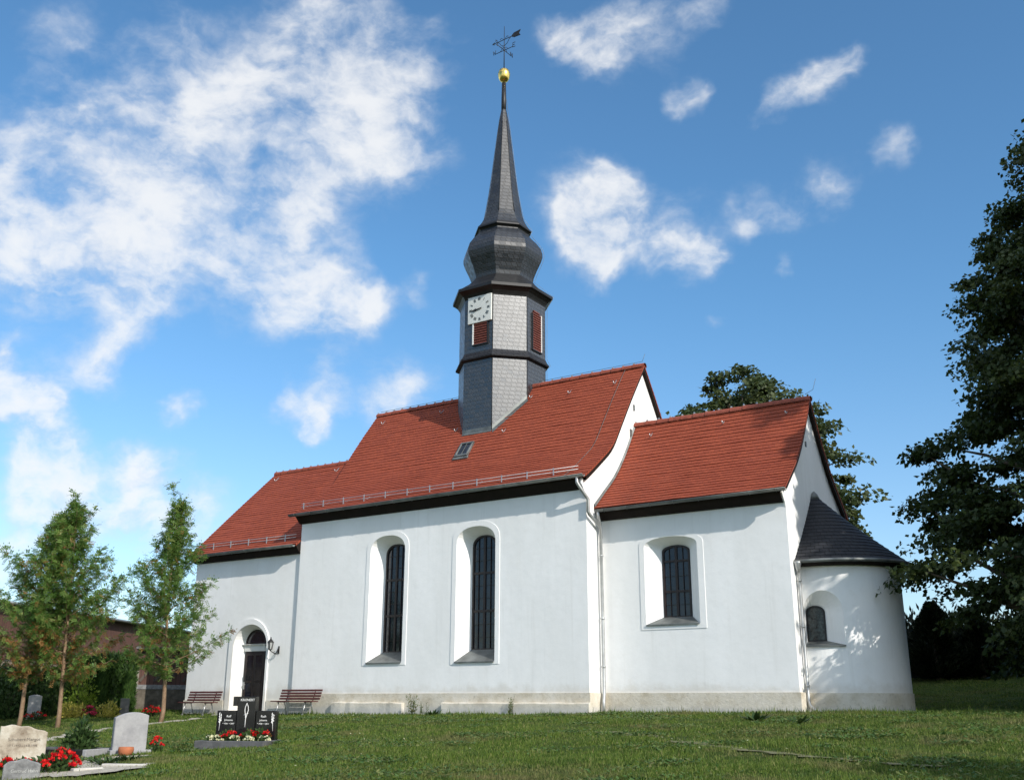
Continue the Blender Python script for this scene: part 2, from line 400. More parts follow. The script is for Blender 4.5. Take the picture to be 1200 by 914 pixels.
M['roof_felt'] = plain('grey_roof_sheet', (.10, .10, .10), .7, var=.25)

# ---------------------------------------------------------------- mesh helpers
class MB:
    def __init__(s):
        s.v = []; s.f = []; s.uv = []; s.smooth = []
    def add(s, pts):
        k = len(s.v); s.v.extend([tuple(p) for p in pts]); return list(range(k, k+len(pts)))
    def face(s, idx, uv=None, smooth=False):
        s.f.append(list(idx)); s.uv.append(uv); s.smooth.append(smooth)
    def poly(s, pts, uv=None, smooth=False):
        s.face(s.add(pts), uv, smooth)
    def box(s, x0, x1, y0, y1, z0, z1, T=None):
        p = [(x0,y0,z0),(x1,y0,z0),(x1,y1,z0),(x0,y1,z0),(x0,y0,z1),(x1,y0,z1),(x1,y1,z1),(x0,y1,z1)]
        if T is not None: p = [tuple(T @ Vector(q)) for q in p]
        i = s.add(p)
        for q in ((0,3,2,1),(4,5,6,7),(0,1,5,4),(1,2,6,5),(2,3,7,6),(3,0,4,7)):
            s.face([i[k] for k in q])
    def bbox(s, x0, x1, y0, y1, z0, z1, b=.01, T=None):
        """box with chamfered upright and top edges"""
        def ring(z, i):
            return [(x0+i+b,y0+i,z),(x1-i-b,y0+i,z),(x1-i,y0+i+b,z),(x1-i,y1-i-b,z),(x1-i-b,y1-i,z),(x0+i+b,y1-i,z),(x0+i,y1-i-b,z),(x0+i,y0+i+b,z)]
        rs = [ring(z0, 0), ring(z1-b, 0), ring(z1, b)]
        if T is not None: rs = [[tuple(T @ Vector(q)) for q in r] for r in rs]
        s.loft(rs, closed=True, cap=True)
    def loft(s, rings, closed=True, cap=False, smooth=False, uvs=None):
        ids = [s.add(r) for r in rings]
        n = len(rings[0])
        for a in range(len(ids)-1):
            for k in range(n if closed else n-1):
                k2 = (k+1) % n
                s.face([ids[a][k], ids[a][k2], ids[a+1][k2], ids[a+1][k]], None, smooth)
        if cap:
            s.face(ids[0][::-1]); s.face(ids[-1])
        return ids
    def tube(s, pts, r, n=8, cap=True, smooth=True):
        pts = [Vector(p) for p in pts]
        rs = r if isinstance(r, (list, tuple)) else [r]*len(pts)
        rings = []
        up = None
        for k, p in enumerate(pts):
            if k == 0: t = pts[1]-pts[0]
            elif k == len(pts)-1: t = pts[-1]-pts[-2]
            else: t = (pts[k+1]-p).normalized() + (p-pts[k-1]).normalized()
            t.normalize()
            if up is None:
                up = Vector((0,0,1)) if abs(t.z) < .9 else Vector((1,0,0))
            a = t.cross(up)
            if a.length < 1e-4: a = t.orthogonal()
            a.normalize(); b2 = a.cross(t).normalized(); up = b2
            rings.append([tuple(p + (a*math.cos(2*math.pi*q/n) + b2*math.sin(2*math.pi*q/n))*rs[k]) for q in range(n)])
        s.loft(rings, True, cap, smooth)
    def lathe(s, prof, c=(0,0), n=24, smooth=True, cap=True):
        rings = [[(c[0]+r*math.cos(2*math.pi*q/n), c[1]+r*math.sin(2*math.pi*q/n), z) for q in range(n)] for r, z in prof]
        s.loft(rings, True, cap, smooth)
    def fill(s, loops, mapf=None):
        """flat fill of an outline with holes: loops are lists of 2-D points"""
        ls = [[Vector((p[0], p[1], 0)) for p in L] for L in loops]
        tri = tessellate_polygon(ls)
        flat = [p for L in loops for p in L]
        i = s.add([mapf(p) for p in flat])
        for t in tri: s.face([i[k] for k in t])
        return i
    def prism(s, outline, mapf, d):
        """outline (2-D) extruded: mapf(p, t) with t 0..1"""
        n = len(outline)
        a = s.add([mapf(p, 0) for p in outline]); b = s.add([mapf(p, 1) for p in outline])
        tri = tessellate_polygon([[Vector((p[0], p[1], 0)) for p in outline]])
        for t in tri:
            s.face([a[k] for k in t]); s.face([b[k] for k in t][::-1])
        for k in range(n):
            s.face([a[k], a[(k+1) % n], b[(k+1) % n], b[k]])
    def mesh(s, name, mat, recalc=True):
        me = bpy.data.meshes.new(name)
        me.from_pydata(s.v, [], s.f)
        if any(u is not None for u in s.uv):
            lay = me.uv_layers.new(name='UVMap')
            k = 0
            for f, u in zip(s.f, s.uv):
                for q in range(len(f)):
                    if u is not None: lay.data[k].uv = u[q]
                    k += 1
        me.polygons.foreach_set('use_smooth', s.smooth)
        if recalc:
            import bmesh
            bm = bmesh.new(); bm.from_mesh(me)
            bmesh.ops.recalc_face_normals(bm, faces=bm.faces)
            bm.to_mesh(me); bm.free()
        me.materials.append(mat)
        me.update()
        return me
    def build(s, name, mat, parent=None, recalc=True):
        o = bpy.data.objects.new(name, s.mesh(name, mat, recalc))
        col.objects.link(o)
        if parent: attach(o, parent)
        return o

def attach(o, parent):
    o.parent = parent

def tag(o, label, cat, group=None, kind=None):
    if label: o['label'] = label
    if cat: o['category'] = cat
    if group: o['group'] = group
    if kind: o['kind'] = kind
    return o

def empty(name, loc=(0,0,0), rz=0):
    o = bpy.data.objects.new(name, None); col.objects.link(o)
    o.location = loc; o.rotation_euler = (0, 0, rz); o.empty_display_size = .3
    return o

def copy_tree(o, parent=None):
    c = o.copy(); col.objects.link(c)
    if parent: c.parent = parent
    for ch in list(o.children): copy_tree(ch, c)
    return c

def text_obj(name, body, size, mat, parent, T, depth=.002, align='CENTER'):
    cu = bpy.data.curves.new(name, 'FONT'); cu.body = body; cu.size = size; cu.extrude = depth
    cu.align_x = align; cu.align_y = 'CENTER'; cu.resolution_u = 3
    to = bpy.data.objects.new(name, cu); col.objects.link(to)
    dg = bpy.context.evaluated_depsgraph_get()
    me = bpy.data.meshes.new_from_object(to.evaluated_get(dg))
    bpy.data.objects.remove(to); bpy.data.curves.remove(cu)
    me.transform(T); me.materials.clear(); me.materials.append(mat)
    o = bpy.data.objects.new(name, me); col.objects.link(o)
    if parent: attach(o, parent)
    return o

def leaf_mesh(name, P, D, N, L, W, mat, parent=None, rnd=None):
    """one four-cornered leaf per row: P base, D length direction, N face normal"""
    P = np.asarray(P, float); n = len(P)
    D = D/np.linalg.norm(D, axis=1, keepdims=True)
    S = np.cross(N, D); ln = np.linalg.norm(S, axis=1, keepdims=True); ln[ln < 1e-6] = 1; S = S/ln
    L = np.broadcast_to(np.asarray(L, float), (n,))[:, None]; W = np.broadcast_to(np.asarray(W, float), (n,))[:, None]
    nn = np.cross(D, S)
    V = np.stack([P, P+D*L*.45+S*W*.5-nn*W*.12, P+D*L, P+D*L*.45-S*W*.5-nn*W*.12], 1).reshape(-1, 3)
    me = bpy.data.meshes.new(name)
    me.vertices.add(4*n); me.vertices.foreach_set('co', V.astype(np.float32).ravel())
    me.loops.add(4*n); me.loops.foreach_set('vertex_index', np.arange(4*n, dtype=np.int32))
    me.polygons.add(n); me.polygons.foreach_set('loop_start', np.arange(0, 4*n, 4, dtype=np.int32))
    me.polygons.foreach_set('loop_total', np.full(n, 4, np.int32))
    if rnd is None: rnd = rng.random(n)
    a = me.attributes.new('rnd', 'FLOAT', 'FACE'); a.data.foreach_set('value', np.asarray(rnd, np.float32))
    me.update(calc_edges=True)
    me.materials.append(mat)
    o = bpy.data.objects.new(name, me); col.objects.link(o)
    if parent: attach(o, parent)
    return o

def rdir(n, up=0.0):
    d = rng.normal(size=(n, 3)); d[:, 2] += up
    return d/np.linalg.norm(d, axis=1, keepdims=True)

# ---------------------------------------------------------------- terrain
def sm(a, b, t):
    t = np.clip((t-a)/(b-a), 0, 1); return t*t*(3-2*t)
def ground(x, y):
    x = np.asarray(x, float); y = np.asarray(y, float)
    z = -.24 + .0095*np.clip(x, -28, 10)
    t = np.clip(-y, 0, 60); z = z - .056*t*t/(t+.8)
    t = np.clip(y-4, 0, 12); z = z + .13*t*t/(t+3)*sm(-4, 5, x)
    z = z + .24*sm(-15.5, -23, x)*sm(-9, -2, y)
    return z
def gz(x, y): return float(ground(x, y))
# ---------------------------------------------------------------- ground
def build_lawn():
    xs = np.unique(np.concatenate([np.linspace(-420, -60, 14), np.linspace(-60, 45, 106), np.linspace(45, 420, 14)]))
    ys = np.unique(np.concatenate([np.linspace(-420, -40, 12), np.linspace(-40, 40, 100), np.linspace(40, 500, 14)]))
    X, Y = np.meshgrid(xs, ys)
    Z = ground(X, Y)
    near = (np.abs(X+5) < 45) & (np.abs(Y) < 32)
    Z = Z + near*(.018*np.sin(X*2.1+np.sin(Y*1.3)*2)+.018*np.sin(Y*1.7+X*.6))*((Y < -1.2) | (Y > 9))
    n = len(xs)
    V = np.stack([X, Y, Z], -1).reshape(-1, 3)
    F = []
    for j in range(len(ys)-1):
        for i in range(n-1):
            k = j*n+i; F.append((k, k+1, k+n+1, k+n))
    me = bpy.data.meshes.new('lawn'); me.from_pydata(V.tolist(), [], F)
    me.polygons.foreach_set('use_smooth', [True]*len(F)); me.materials.append(M['lawn'])
    o = bpy.data.objects.new('lawn', me); col.objects.link(o)
    tag(o, 'mown churchyard lawn falling gently from the church towards the viewer', 'lawn', None, 'structure')
build_lawn()

# ---------------------------------------------------------------- church
CL = Vector((-5.0, 3.9, -.27))
church = empty('church', CL)
tag(church, 'white plastered village church with red tile roofs and a slate onion spire', 'church')
def cp(mb, name, mat, parent=None, recalc=True):
    o = mb.build(name, mat, None, recalc)
    if parent is None:
        attach(o, church); o.location = -CL
    else:
        attach(o, parent)
    return o

def arch_loop(c, h, z0, zs, zt, n=14, p=2.0):
    L = [(c-h, z0), (c+h, z0), (c+h, zs)]
    for k in range(1, n):
        a = math.pi*k/n
        ca, sa = math.cos(a), math.sin(a)
        L.append((c+h*math.copysign(abs(ca)**(2/p), ca), zs+(zt-zs)*sa**(2/p)))
    L.append((c-h, zs))
    return L

def refine(prof, step):
    """profile resampled to equal slope lengths"""
    P = np.array(prof, float)
    s = np.concatenate([[0], np.cumsum(np.hypot(*np.diff(P, axis=0).T))])
    n = max(2, round(s[-1]/step)); t = np.linspace(0, s[-1], n+1)
    return np.stack([np.interp(t, s, P[:, 0]), np.interp(t, s, P[:, 1])], 1)

def smooth_prof(pts, k=3):
    P = np.array(pts, float)
    for _ in range(k):
        Q = [P[0]]
        for a, b in zip(P[:-1], P[1:]):
            Q += [a*.75+b*.25, a*.25+b*.75]
        Q.append(P[-1]); P = np.array(Q)
    return [tuple(p) for p in P]

def tiled_roof(prof, x0, x1, ridge_y, name, mat, step=.155, tile_w=.18, seg=.6, mat_under=None):
    """sawtooth courses of plain tiles on both slopes, plus verge closing strips"""
    mb = MB()
    pr = refine(prof, step)
    nx = max(2, int((x1-x0)/seg)); xs = np.linspace(x0, x1, nx+1)
    for side in (1, -1):
        def Y(y): return y if side == 1 else 2*ridge_y - y
        sag = rng.normal(0, .006, nx+1)
        for i in range(len(pr)-1):
            (ya, za), (yb, zb) = pr[i], pr[i+1]
            t = np.array([yb-ya, zb-za]); t /= np.linalg.norm(t); nrm = np.array([-t[1], t[0]])
            jit = rng.normal(0, .0035, nx+1) + sag
            lo = [(x, Y(ya+nrm[0]*(.021+j)), za+nrm[1]*(.021+j)) for x, j in zip(xs, jit)]
            lb = [(x, Y(ya-nrm[0]*.004), za-nrm[1]*.004) for x in xs]
            hi = [(x, Y(yb+nrm[0]*(.003+j*.6)), zb+nrm[1]*(.003+j*.6)) for x, j in zip(xs, jit)]
            a, b, c = mb.add(lo), mb.add(hi), mb.add(lb)
            for k in range(nx):
                u0, u1 = xs[k]/tile_w, xs[k+1]/tile_w
                mb.face([a[k], a[k+1], b[k+1], b[k]], [(u0, i+.04), (u1, i+.04), (u1, i+.96), (u0, i+.96)])
                mb.face([c[k], c[k+1], a[k+1], a[k]], [(u0, i+.04), (u1, i+.04), (u1, i+.1), (u0, i+.1)])
        for x in (x0, x1):
            for i in range(len(pr)-1):
                (ya, za), (yb, zb) = pr[i], pr[i+1]
                mb.poly([(x, Y(ya), za+.02), (x, Y(yb), zb+.005), (x, Y(yb), zb-.06), (x, Y(ya), za-.06)], [(.3,.3),(.6,.3),(.6,.6),(.3,.6)])
        # sarking under the courses
        un = [(y, z-.06) for y, z in pr]
        for i in range(len(un)-1):
            mb.poly([(x0, Y(un[i][0]), un[i][1]), (x1, Y(un[i][0]), un[i][1]), (x1, Y(un[i+1][0]), un[i+1][1]), (x0, Y(un[i+1][0]), un[i+1][1])], [(.3,.3),(.6,.3),(.6,.6),(.3,.6)])
    return cp(mb, name, mat, None, False)

def ridge_caps(x0, x1, y, z, parent):
    mb = MB(); clip = MB()
    n = int((x1-x0)/.40); L = (x1-x0)/n
    for k in range(n):
        a = x0+k*L; b = a+L+.03
        rings = []
        for x, r in ((a, .125), (b, .108)):
            dz = rng.normal(0, .004)
            rings.append([(x, y+r*math.cos(q), z-.06+dz+r*1.05*math.sin(q)) for q in np.linspace(-.25, math.pi+.25, 9)])
        mb.loft(rings, False, False, True)
        mb.poly(rings[0])
        clip.box(a-.015, a+.035, y-.014, y+.028, z+.065, z+.115)
    o = cp(mb, 'ridge_cap', M['ridge'], parent, False)
    cp(clip, 'ridge_clip', M['zinc'], parent)
    return o

def gutter(x0, x1, y, z0, z1, parent, mat, r=.075):
    mb = MB()
    rings = []
    for x, z in ((x0, z0), (x1, z1)):
        out = [(x, y+r*math.cos(q), z+r*math.sin(q)) for q in np.linspace(math.pi, 2*math.pi, 9)]
        inn = [(x, y+(r-.012)*math.cos(q), z+(r-.012)*math.sin(q)) for q in np.linspace(2*math.pi, math.pi, 9)]
        rings.append(out+inn)
    mb.loft(rings, True, True, True)
    for x in np.arange(x0+.3, x1, .75):
        zz = z0+(z1-z0)*(x-x0)/(x1-x0)
        mb.tube([(x, y+(r+.008)*math.cos(q), zz+(r+.008)*math.sin(q)) for q in np.linspace(math.pi*.95, 2.05*math.pi, 9)], .008, 4)
    mb.tube([(x0, y-r, z0), (x1, y-r, z1)], .012, 6)
    return cp(mb, 'gutter', mat, parent)

def cornice(x0, x1, prof, parent):
    mb = MB()
    mb.prism(prof, lambda p, t: (x0+(x1-x0)*t, p[0], p[1]), 1)
    return cp(mb, 'cornice', M['dark_wood'], parent)

def snow_guard(x0, x1, y, z, parent):
    mb = MB()
    for dz in (.10, .20):
        mb.tube([(x0, y-.03+dz*.1, z+dz), (x1, y-.03+dz*.1, z+dz)], .013, 6)
    for x in np.arange(x0+.15, x1, .95):
        mb.box(x-.015, x+.015, y-.06, y-.035, z-.02, z+.23)
        mb.box(x-.015, x+.015, y-.05, y+.32, z-.005, z+.02, Matrix.Translation((0, y, z)) @ Matrix.Rotation(R(36), 4, 'X') @ Matrix.Translation((0, -y, -z)))
    return cp(mb, 'snow_guard', M['steel'], parent)

def roof_hooks(pts, parent, n=(0, -.8, .6)):
    for (x, y, z) in pts:
        mb = MB()
        mb.tube([(x, y+.12, z+.16), (x, y, z+.03), (x, y-.10, z-.03), (x, y-.14, z+.06)], .016, 5)
        cp(mb, 'roof_hook', M['steel'], parent)

# --- nave
NW = dict(x0=-11.6, x1=0.0, y0=0.0, y1=7.9)
NPROF = smooth_prof([(-.34, 6.44), (.09, 6.70), (.84, 7.24), (1.55, 7.76), (2.1, 8.55), (3.0, 9.82), (3.95, 11.05)], 2)
NR = 3.95
win1 = arch_loop(-7.56, .745, 1.27, 4.86, 5.37, 16, 2.3)
win2 = arch_loop(-3.97, .745, 1.24, 4.86, 5.36, 16, 2.3)
def offset_arch(c, h, z0, zs, zt): return arch_loop(c, h, z0, zs, zt, 16, 2.3)

def reveal(mb, outer, inner, y, d):
    """splayed reveal between the opening in the wall plane and the frame behind it"""
    a = [(p[0], y, p[1]) for p in outer]; b = [(p[0], y+d, p[1]) for p in inner]
    mb.loft([a, b], True, False)

wb = MB()
outline = [(-11.6, -.75), (0, -.75), (0, 6.25), (-11.6, 6.25)]
wb.fill([outline, win1, win2], lambda p: (p[0], 0, p[1]))
in1 = arch_loop(-7.56, .46, 1.60, 4.78, 5.14, 16, 2.3)
in2 = arch_loop(-3.97, .46, 1.60, 4.78, 5.14, 16, 2.3)
reveal(wb, win1, in1, 0, .5); reveal(wb, win2, in2, 0, .5)
# gable ends following the swept roof line, the plaster curling out under the eaves
def gable_outline(prof, ry, y0, flare, zb, drop=.07):
    L = [(y0, zb)] + flare
    up = [(y, z-drop) for y, z in prof if y > flare[-1][0]+.02]
    L += up
    L += [(2*ry-y, z) for y, z in up[::-1] + flare[::-1] + [(y0, zb)]]
    return L
go = gable_outline(NPROF, NR, .004, [(.004, 5.80), (-.06, 5.98), (-.17, 6.14), (-.27, 6.24), (-.30, 6.36)], -.75)
wb.prism(go, lambda p, t: (-.05*t, p[0], p[1]), 1)
gi = gable_outline(NPROF, NR, .006, [(.006, 5.9), (.006, 6.5)], -.75, .1)
wb.prism(gi, lambda p, t: (-.051-.2*t, p[0], p[1]), 1)
gw = gable_outline(NPROF, NR, .006, [(.006, 5.9), (.006, 6.5)], -.75, .1)
wb.prism(gw, lambda p, t: (-11.6+.3*t, p[0], p[1]), 1)
wb.box(-11.6, 0, 7.6, 7.894, -.75, 6.2)
nave_wall = cp(wb, 'nave_wall', M['plaster'])

nave_roof = tiled_roof(NPROF, -11.74, .13, NR, 'nave_roof', M['tile'])
ridge_caps(-11.74, .13, NR, 11.07, nave_roof)
cornice(-11.66, -.055, [(.02, 6.10), (-.07, 6.12), (-.16, 6.20), (-.29, 6.34), (-.32, 6.40), (.02, 6.60)], nave_roof)
cornice(-11.66, -.055, [(7.88, 6.10), (8.06, 6.20), (8.2, 6.40), (7.88, 6.60)], nave_roof)
gutter(-11.85, .16, -.40, 6.40, 6.47, nave_roof, M['zinc_dull'], .08)
snow_guard(-11.7, -.25, .02, 6.64, nave_roof)
def nz(y): return float(np.interp(y, [p[0] for p in NPROF], [p[1] for p in NPROF]))
roof_hooks([(-11.1, 3.55, nz(3.55)), (-8.2, 3.55, nz(3.55)), (-6.9, 2.75, nz(2.75)), (-4.6, 2.45, nz(2.45)), (-4.15, 3.5, nz(3.5)), (-.75, 3.45, nz(3.45)), (-2.5, 3.4, nz(3.4))], nave_roof)
# verge boards under the tile edge, both ends and slopes
def verge(prof, ry, x0, x1, parent, d0=.055, d1=.20):
    mb = MB()
    for sgn in (1, -1):
        P = [(y if sgn == 1 else 2*ry-y, z) for y, z in prof if y > prof[0][0]+.15]
        for (ya, za), (yb, zb) in zip(P[:-1], P[1:]):
            dn = lambda y, z, d: (y, z-d)
            r0 = [(x0, ya, za-d0), (x1, ya, za-d0), (x1, ya, za-d1), (x0, ya, za-d1)]
            r1 = [(x0, yb, zb-d0), (x1, yb, zb-d0), (x1, yb, zb-d1), (x0, yb, zb-d1)]
            mb.loft([r0, r1], True, False)
    return cp(mb, 'verge_board', M['dark_wood'], parent)
verge(NPROF, NR, .015, .11, nave_roof)
# lightning conductor down the roof
mb = MB()
mb.tube([(-.55, y, z+.07) for y, z in NPROF[::-1]] + [(-.3, -.36, 6.44)], .007, 5)
cp(mb, 'lightning_conductor', M['zinc_dull'], nave_roof)
for q in ([(-11.6, NR, 11.19), (-7.5, NR, 11.19)], [(-4.1, NR, 11.19), (.05, NR, 11.19), (.15, NR+.02, 11.45)]):
    mb = MB(); mb.tube(q, .008, 4); cp(mb, 'ridge_wire', M['zinc_dull'], nave_roof)
# roof light
th = math.atan2(11.05-8.48, 3.95-2.1)
Tsk = Matrix.Translation((-5.98, 2.04, nz(2.04)+.03)) @ Matrix.Rotation(th, 4, 'X') @ Matrix.Scale(.9, 4)
mb = MB()
for bx in ((-.31, .31, -.40, -.31), (-.31, .31, .31, .40), (-.31, -.23, -.31, .31), (.23, .31, -.31, .31)):
    mb.bbox(*bx, -.05, .09, .01, Tsk)
skl = cp(mb, 'skylight', M['zinc_dull'], nave_roof)
mb = MB(); mb.box(-.24, .24, -.32, .32, -.03, .05, Tsk); cp(mb, 'pane', M['glass'], skl)
mb = MB(); mb.box(-.012, .012, -.31, .31, .052, .07, Tsk); cp(mb, 'glazing_bar', M['zinc_dull'], skl)
mb = MB(); mb.bbox(-.36, .36, -.52, -.405, -.04, .045, .01, Tsk); cp(mb, 'flashing', M['zinc_dull'], skl)

# plinth of the nave
pb = MB()
pb.box(-11.63, .035, -.035, .6, -.8, .335); pb.box(-.6, .04, -.03, 7.93, -.8, .33)
plinth = cp(pb, 'plinth', M['plinth'], nave_wall)
for xa, xb in ((-9.6, -6.62), (-5.05, .07)):
    pb = MB(); n = 14; xs = np.linspace(xa, xb, n+1)
    rings = []
    for x in xs:
        j = rng.normal(0, .008, 4)
        rings.append([(x, -.19+j[0], -.8), (x, -.175+j[1], .035+j[2]), (x, -.155+j[1], .062+j[2]), (x, -.02, .075+j[2]), (x, -.02, -.8)])
    pb.loft(rings, True, True)
    cp(pb, 'stone_ledge', M['plinth'], nave_wall)

# --- windows: raised surround, frame, glass, sill
def window(c, y, d, op, inn, sur, bars_h, mull, glass='glass', name='window', parent=None, sill=.03):
    """op/inn/sur: loops of opening, frame and surround; d: depth of the reveal"""
    fr = MB()
    hh = max(p[0] for p in inn)-c; z0 = inn[0][1]; zt = max(p[1] for p in inn)
    k = .055
    sh = [(c+(p[0]-c)*(1-k/hh), z0+k+(p[1]-z0)*(1-2*k/(zt-z0))) for p in inn]
    yf = y+d-.03
    a = [(p[0], yf, p[1]) for p in inn]; b = [(p[0], yf, p[1]) for p in sh]; b2 = [(p[0], yf+.07, p[1]) for p in sh]
    fr.loft([a, b, b2], True, False)
    def top_at(x):
        u = min(1, abs(x-c)/hh); zs = inn[2][1]
        return zs+(zt-zs)*max(0, 1-u**2.3)**(1/2.3) - .02
    for x, w in mull:
        fr.box(c+x-w/2, c+x+w/2, yf+.006, yf+.06, z0+.02, top_at(c+x))
    for z, w in bars_h:
        fr.box(c-hh+.03, c+hh-.03, yf+(.009 if w > .03 else .02), yf+.055, z-w/2, z+w/2)
    f = cp(fr, name, M['frame'], parent)
    g = MB(); g.fill([[(p[0], p[1]) for p in inn]], lambda p: (p[0], yf+.045, p[1]))
    cp(g, 'pane', M[glass], f)
    s = MB()
    s.fill([sur, op], lambda p: (p[0], y-.014, p[1]))
    s.loft([[(p[0], y-.014, p[1]) for p in sur], [(p[0], y+.01, p[1]) for p in sur]], True, False)
    s.loft([[(p[0], y-.014, p[1]) for p in op], [(p[0], y+.004, p[1]) for p in op]], True, False)
    cp(s, 'surround', M['plaster'], f)
    sl = MB()
    ho = max(p[0] for p in op)-c; hi = hh; zo = op[0][1]
    q = [(c-ho+.01, y-.05, zo+sill-.02), (c+ho-.01, y-.05, zo+sill-.02), (c+hi, y+d-.02, z0+sill), (c-hi, y+d-.02, z0+sill)]
    sl.loft([q, [(p[0], p[1], p[2]-.035) for p in q]], True, True)
    cp(sl, 'sill', M['zinc_dull'], f)
    return f
for (c, op, inn, zb) in ((-7.56, win1, in1, 1.20), (-3.97, win2, in2, 1.17)):
    sur = [(c-.91, zb), (c+.90, zb)] + arch_loop(c, .905, zb, 4.92, 5.52, 16, 2.4)[2:]
    H = 5.14-1.6
    window(c, 0, .5, op, inn, sur, [(1.6+H*.335, .07), (1.6+H*.665, .07)] + [(1.6+H*f, .010) for f in (.11, .22, .445, .555, .775, .885)],
           [(0, .075), (-.23, .009), (.23, .009)], name='window')

# --- chancel
CR = 3.35
CPROF = smooth_prof([(.46, 5.60), (.80, 5.88), (1.2, 6.22), (1.7, 6.62), (2.2, 7.16), (2.75, 7.88), (3.35, 8.80)], 2)
cop = arch_loop(2.24, .825, 2.17, 4.38, 4.63, 16, 2.1)
cin = arch_loop(2.25, .43, 2.37, 4.25, 4.42, 16, 2.1)
wb = MB()
wb.fill([[(0.0, -.75), (5.70, -.75), (5.70, 5.45), (0.0, 5.45)], cop], lambda p: (p[0], .85, p[1]))
reveal(wb, cop, cin, .85, .36)
gc = gable_outline(CPROF, CR, .854, [(.854, 5.12), (.80, 5.26), (.70, 5.38), (.62, 5.50)], -.75)
wb.prism(gc, lambda p, t: (5.70-.04*t, p[0], p[1]), 1)
gi = gable_outline(CPROF, CR, .856, [(.856, 5.2), (.856, 5.6)], -.75, .1)
wb.prism(gi, lambda p, t: (5.659-.3*t, p[0], p[1]), 1)
wb.box(0, 5.69, 5.5, 5.85, -.75, 5.4)
chancel_wall = cp(wb, 'chancel_wall', M['plaster'])
chancel_roof = tiled_roof(CPROF, .004, 5.84, CR, 'chancel_roof', M['tile'])
ridge_caps(.02, 5.84, CR, 8.82, chancel_roof)
cornice(.005, 5.655, [(.87, 5.26), (.74, 5.28), (.60, 5.42), (.50, 5.56), (.87, 5.80)], chancel_roof)
gutter(.06, 5.88, .42, 5.53, 5.57, chancel_roof, M['zinc_dull'], .07)
verge(CPROF, CR, 5.715, 5.82, chancel_roof)
def cz(y): return float(np.interp(y, [p[0] for p in CPROF], [p[1] for p in CPROF]))
roof_hooks([(.75, 3.0, cz(3.0)), (3.2, 3.05, cz(3.05)), (5.2, 3.05, cz(3.05))], chancel_roof)
mb = MB()
mb.tube([(5.7, CR, 8.94), (5.95, CR, 9.05), (6.05, CR+.02, 9.38)], .007, 4); cp(mb, 'lightning_conductor', M['zinc'], chancel_roof)
# lead flashing where the chancel roof meets the nave gable
mb = MB()
for (ya, za), (yb, zb) in zip(CPROF[:-1], CPROF[1:]):
    mb.loft([[(.003, ya, za+.03), (.05, ya, za+.045), (.012, ya, za+.13)], [(.003, yb, zb+.03), (.05, yb, zb+.045), (.012, yb, zb+.13)]], True, False)
cp(mb, 'flashing', M['zinc_dull'], chancel_roof)
pb = MB(); pb.box(.05, 5.735, .815, 1.4, -.8, .34); pb.box(5.2, 5.74, .82, 5.88, -.8, .335)
cp(pb, 'plinth', M['plinth'], chancel_wall)
H = 4.42-2.37
csur = [(1.26, 2.04), (3.25, 2.04)] + arch_loop(2.255, .995, 2.04, 4.42, 4.74, 16, 2.1)[2:]
window(2.24, .85, .36, cop, cin, csur, [(2.37+H*.36, .06), (2.37+H*.78, .06)] + [(2.37+H*f, .010) for f in (.18, .57)],
       [(.01, .07), (-.2, .01), (.22, .01)])

# gable vents
mb = MB()
for q in ((.0, .035, 2.95, 3.05, 8.35, 8.6), (0, .03, 3.25, 3.33, 9.3, 9.5), (5.70, 5.73, 2.95, 3.03, 7.25, 7.4)):
    mb = MB(); mb.box(*q); cp(mb, 'vent', M['zinc_dull'])

# --- apse
AC = (6.06, 3.32); AR = 1.80
def cyl(th, z, r=AR):
    # round east end (0..pi) with short straight sides running back to the chancel wall
    if th < 0: return (AC[0]+AR*th, AC[1]-r, z)
    if th > math.pi: return (AC[0]-AR*(th-math.pi), AC[1]+r, z)
    return (AC[0]+r*math.sin(th), AC[1]-r*math.cos(th), z)
TH0, TH1 = -.2, math.pi+.2
nl, nr_, nc = R(-10.5), R(22.5), R(6); nh = R(16.5)
nz0, nzs, nzt = 1.50, 2.40, 2.95
ths = list(np.linspace(TH0, nl, 2))
arch = [nc-nh*math.cos(math.pi*k/14) for k in range(15)]
arch[7] = nc
rest = list(np.linspace(nr_, math.pi, 48)) + [TH1]
wb = MB()
def strip(ta, tb, za, zb, zc, zd): wb.poly([cyl(ta, za), cyl(tb, zb), cyl(tb, zd), cyl(ta, zc)], None, True)
for a, b in zip(ths[:-1], ths[1:]): strip(a, b, -.75, -.75, 3.85, 3.85)
for a, b in zip(rest[:-1], rest[1:]): strip(a, b, -.75, -.75, 3.85, 3.85)
def nzz(t): return nzs+(nzt-nzs)*math.sqrt(max(0, 1-((t-nc)/nh)**2))
for a, b in zip(arch[:-1], arch[1:]):
    strip(a, b, -.75, -.75, nz0, nz0); strip(a, b, nzz(a), nzz(b), 3.85, 3.85)
pc, ph, pz0, pzs, pzt, py = 5.955, .26, 1.64, 2.40, 2.58, 1.83
def inner_pt(k): return (pc-ph*math.cos(math.pi*k/14), py, pzs+(pzt-pzs)*math.sin(math.pi*k/14))
outer = [cyl(arch[0], nz0)] + [cyl(t, nzz(t)) for t in arch] + [cyl(arch[14], nz0)] + [cyl(t, nz0) for t in arch[13:0:-1]]
inner = [(pc-ph, py, pz0)] + [inner_pt(k) for k in range(15)] + [(pc+ph, py, pz0)] + [(pc-ph*math.cos(math.pi*k/14), py, pz0) for k in range(13, 0, -1)]
wb.loft([outer, inner], True, False)
apse_wall = cp(wb, 'apse_wall', M['plaster'])
pb = MB()
tt = np.concatenate([[TH0], np.linspace(0, math.pi, 49), [TH1]])
pb.loft([[cyl(t, z, AR+.03) for t in tt] for z in (-.75, .33)] + [[cyl(t, .34, AR-.1) for t in tt]], False, False)
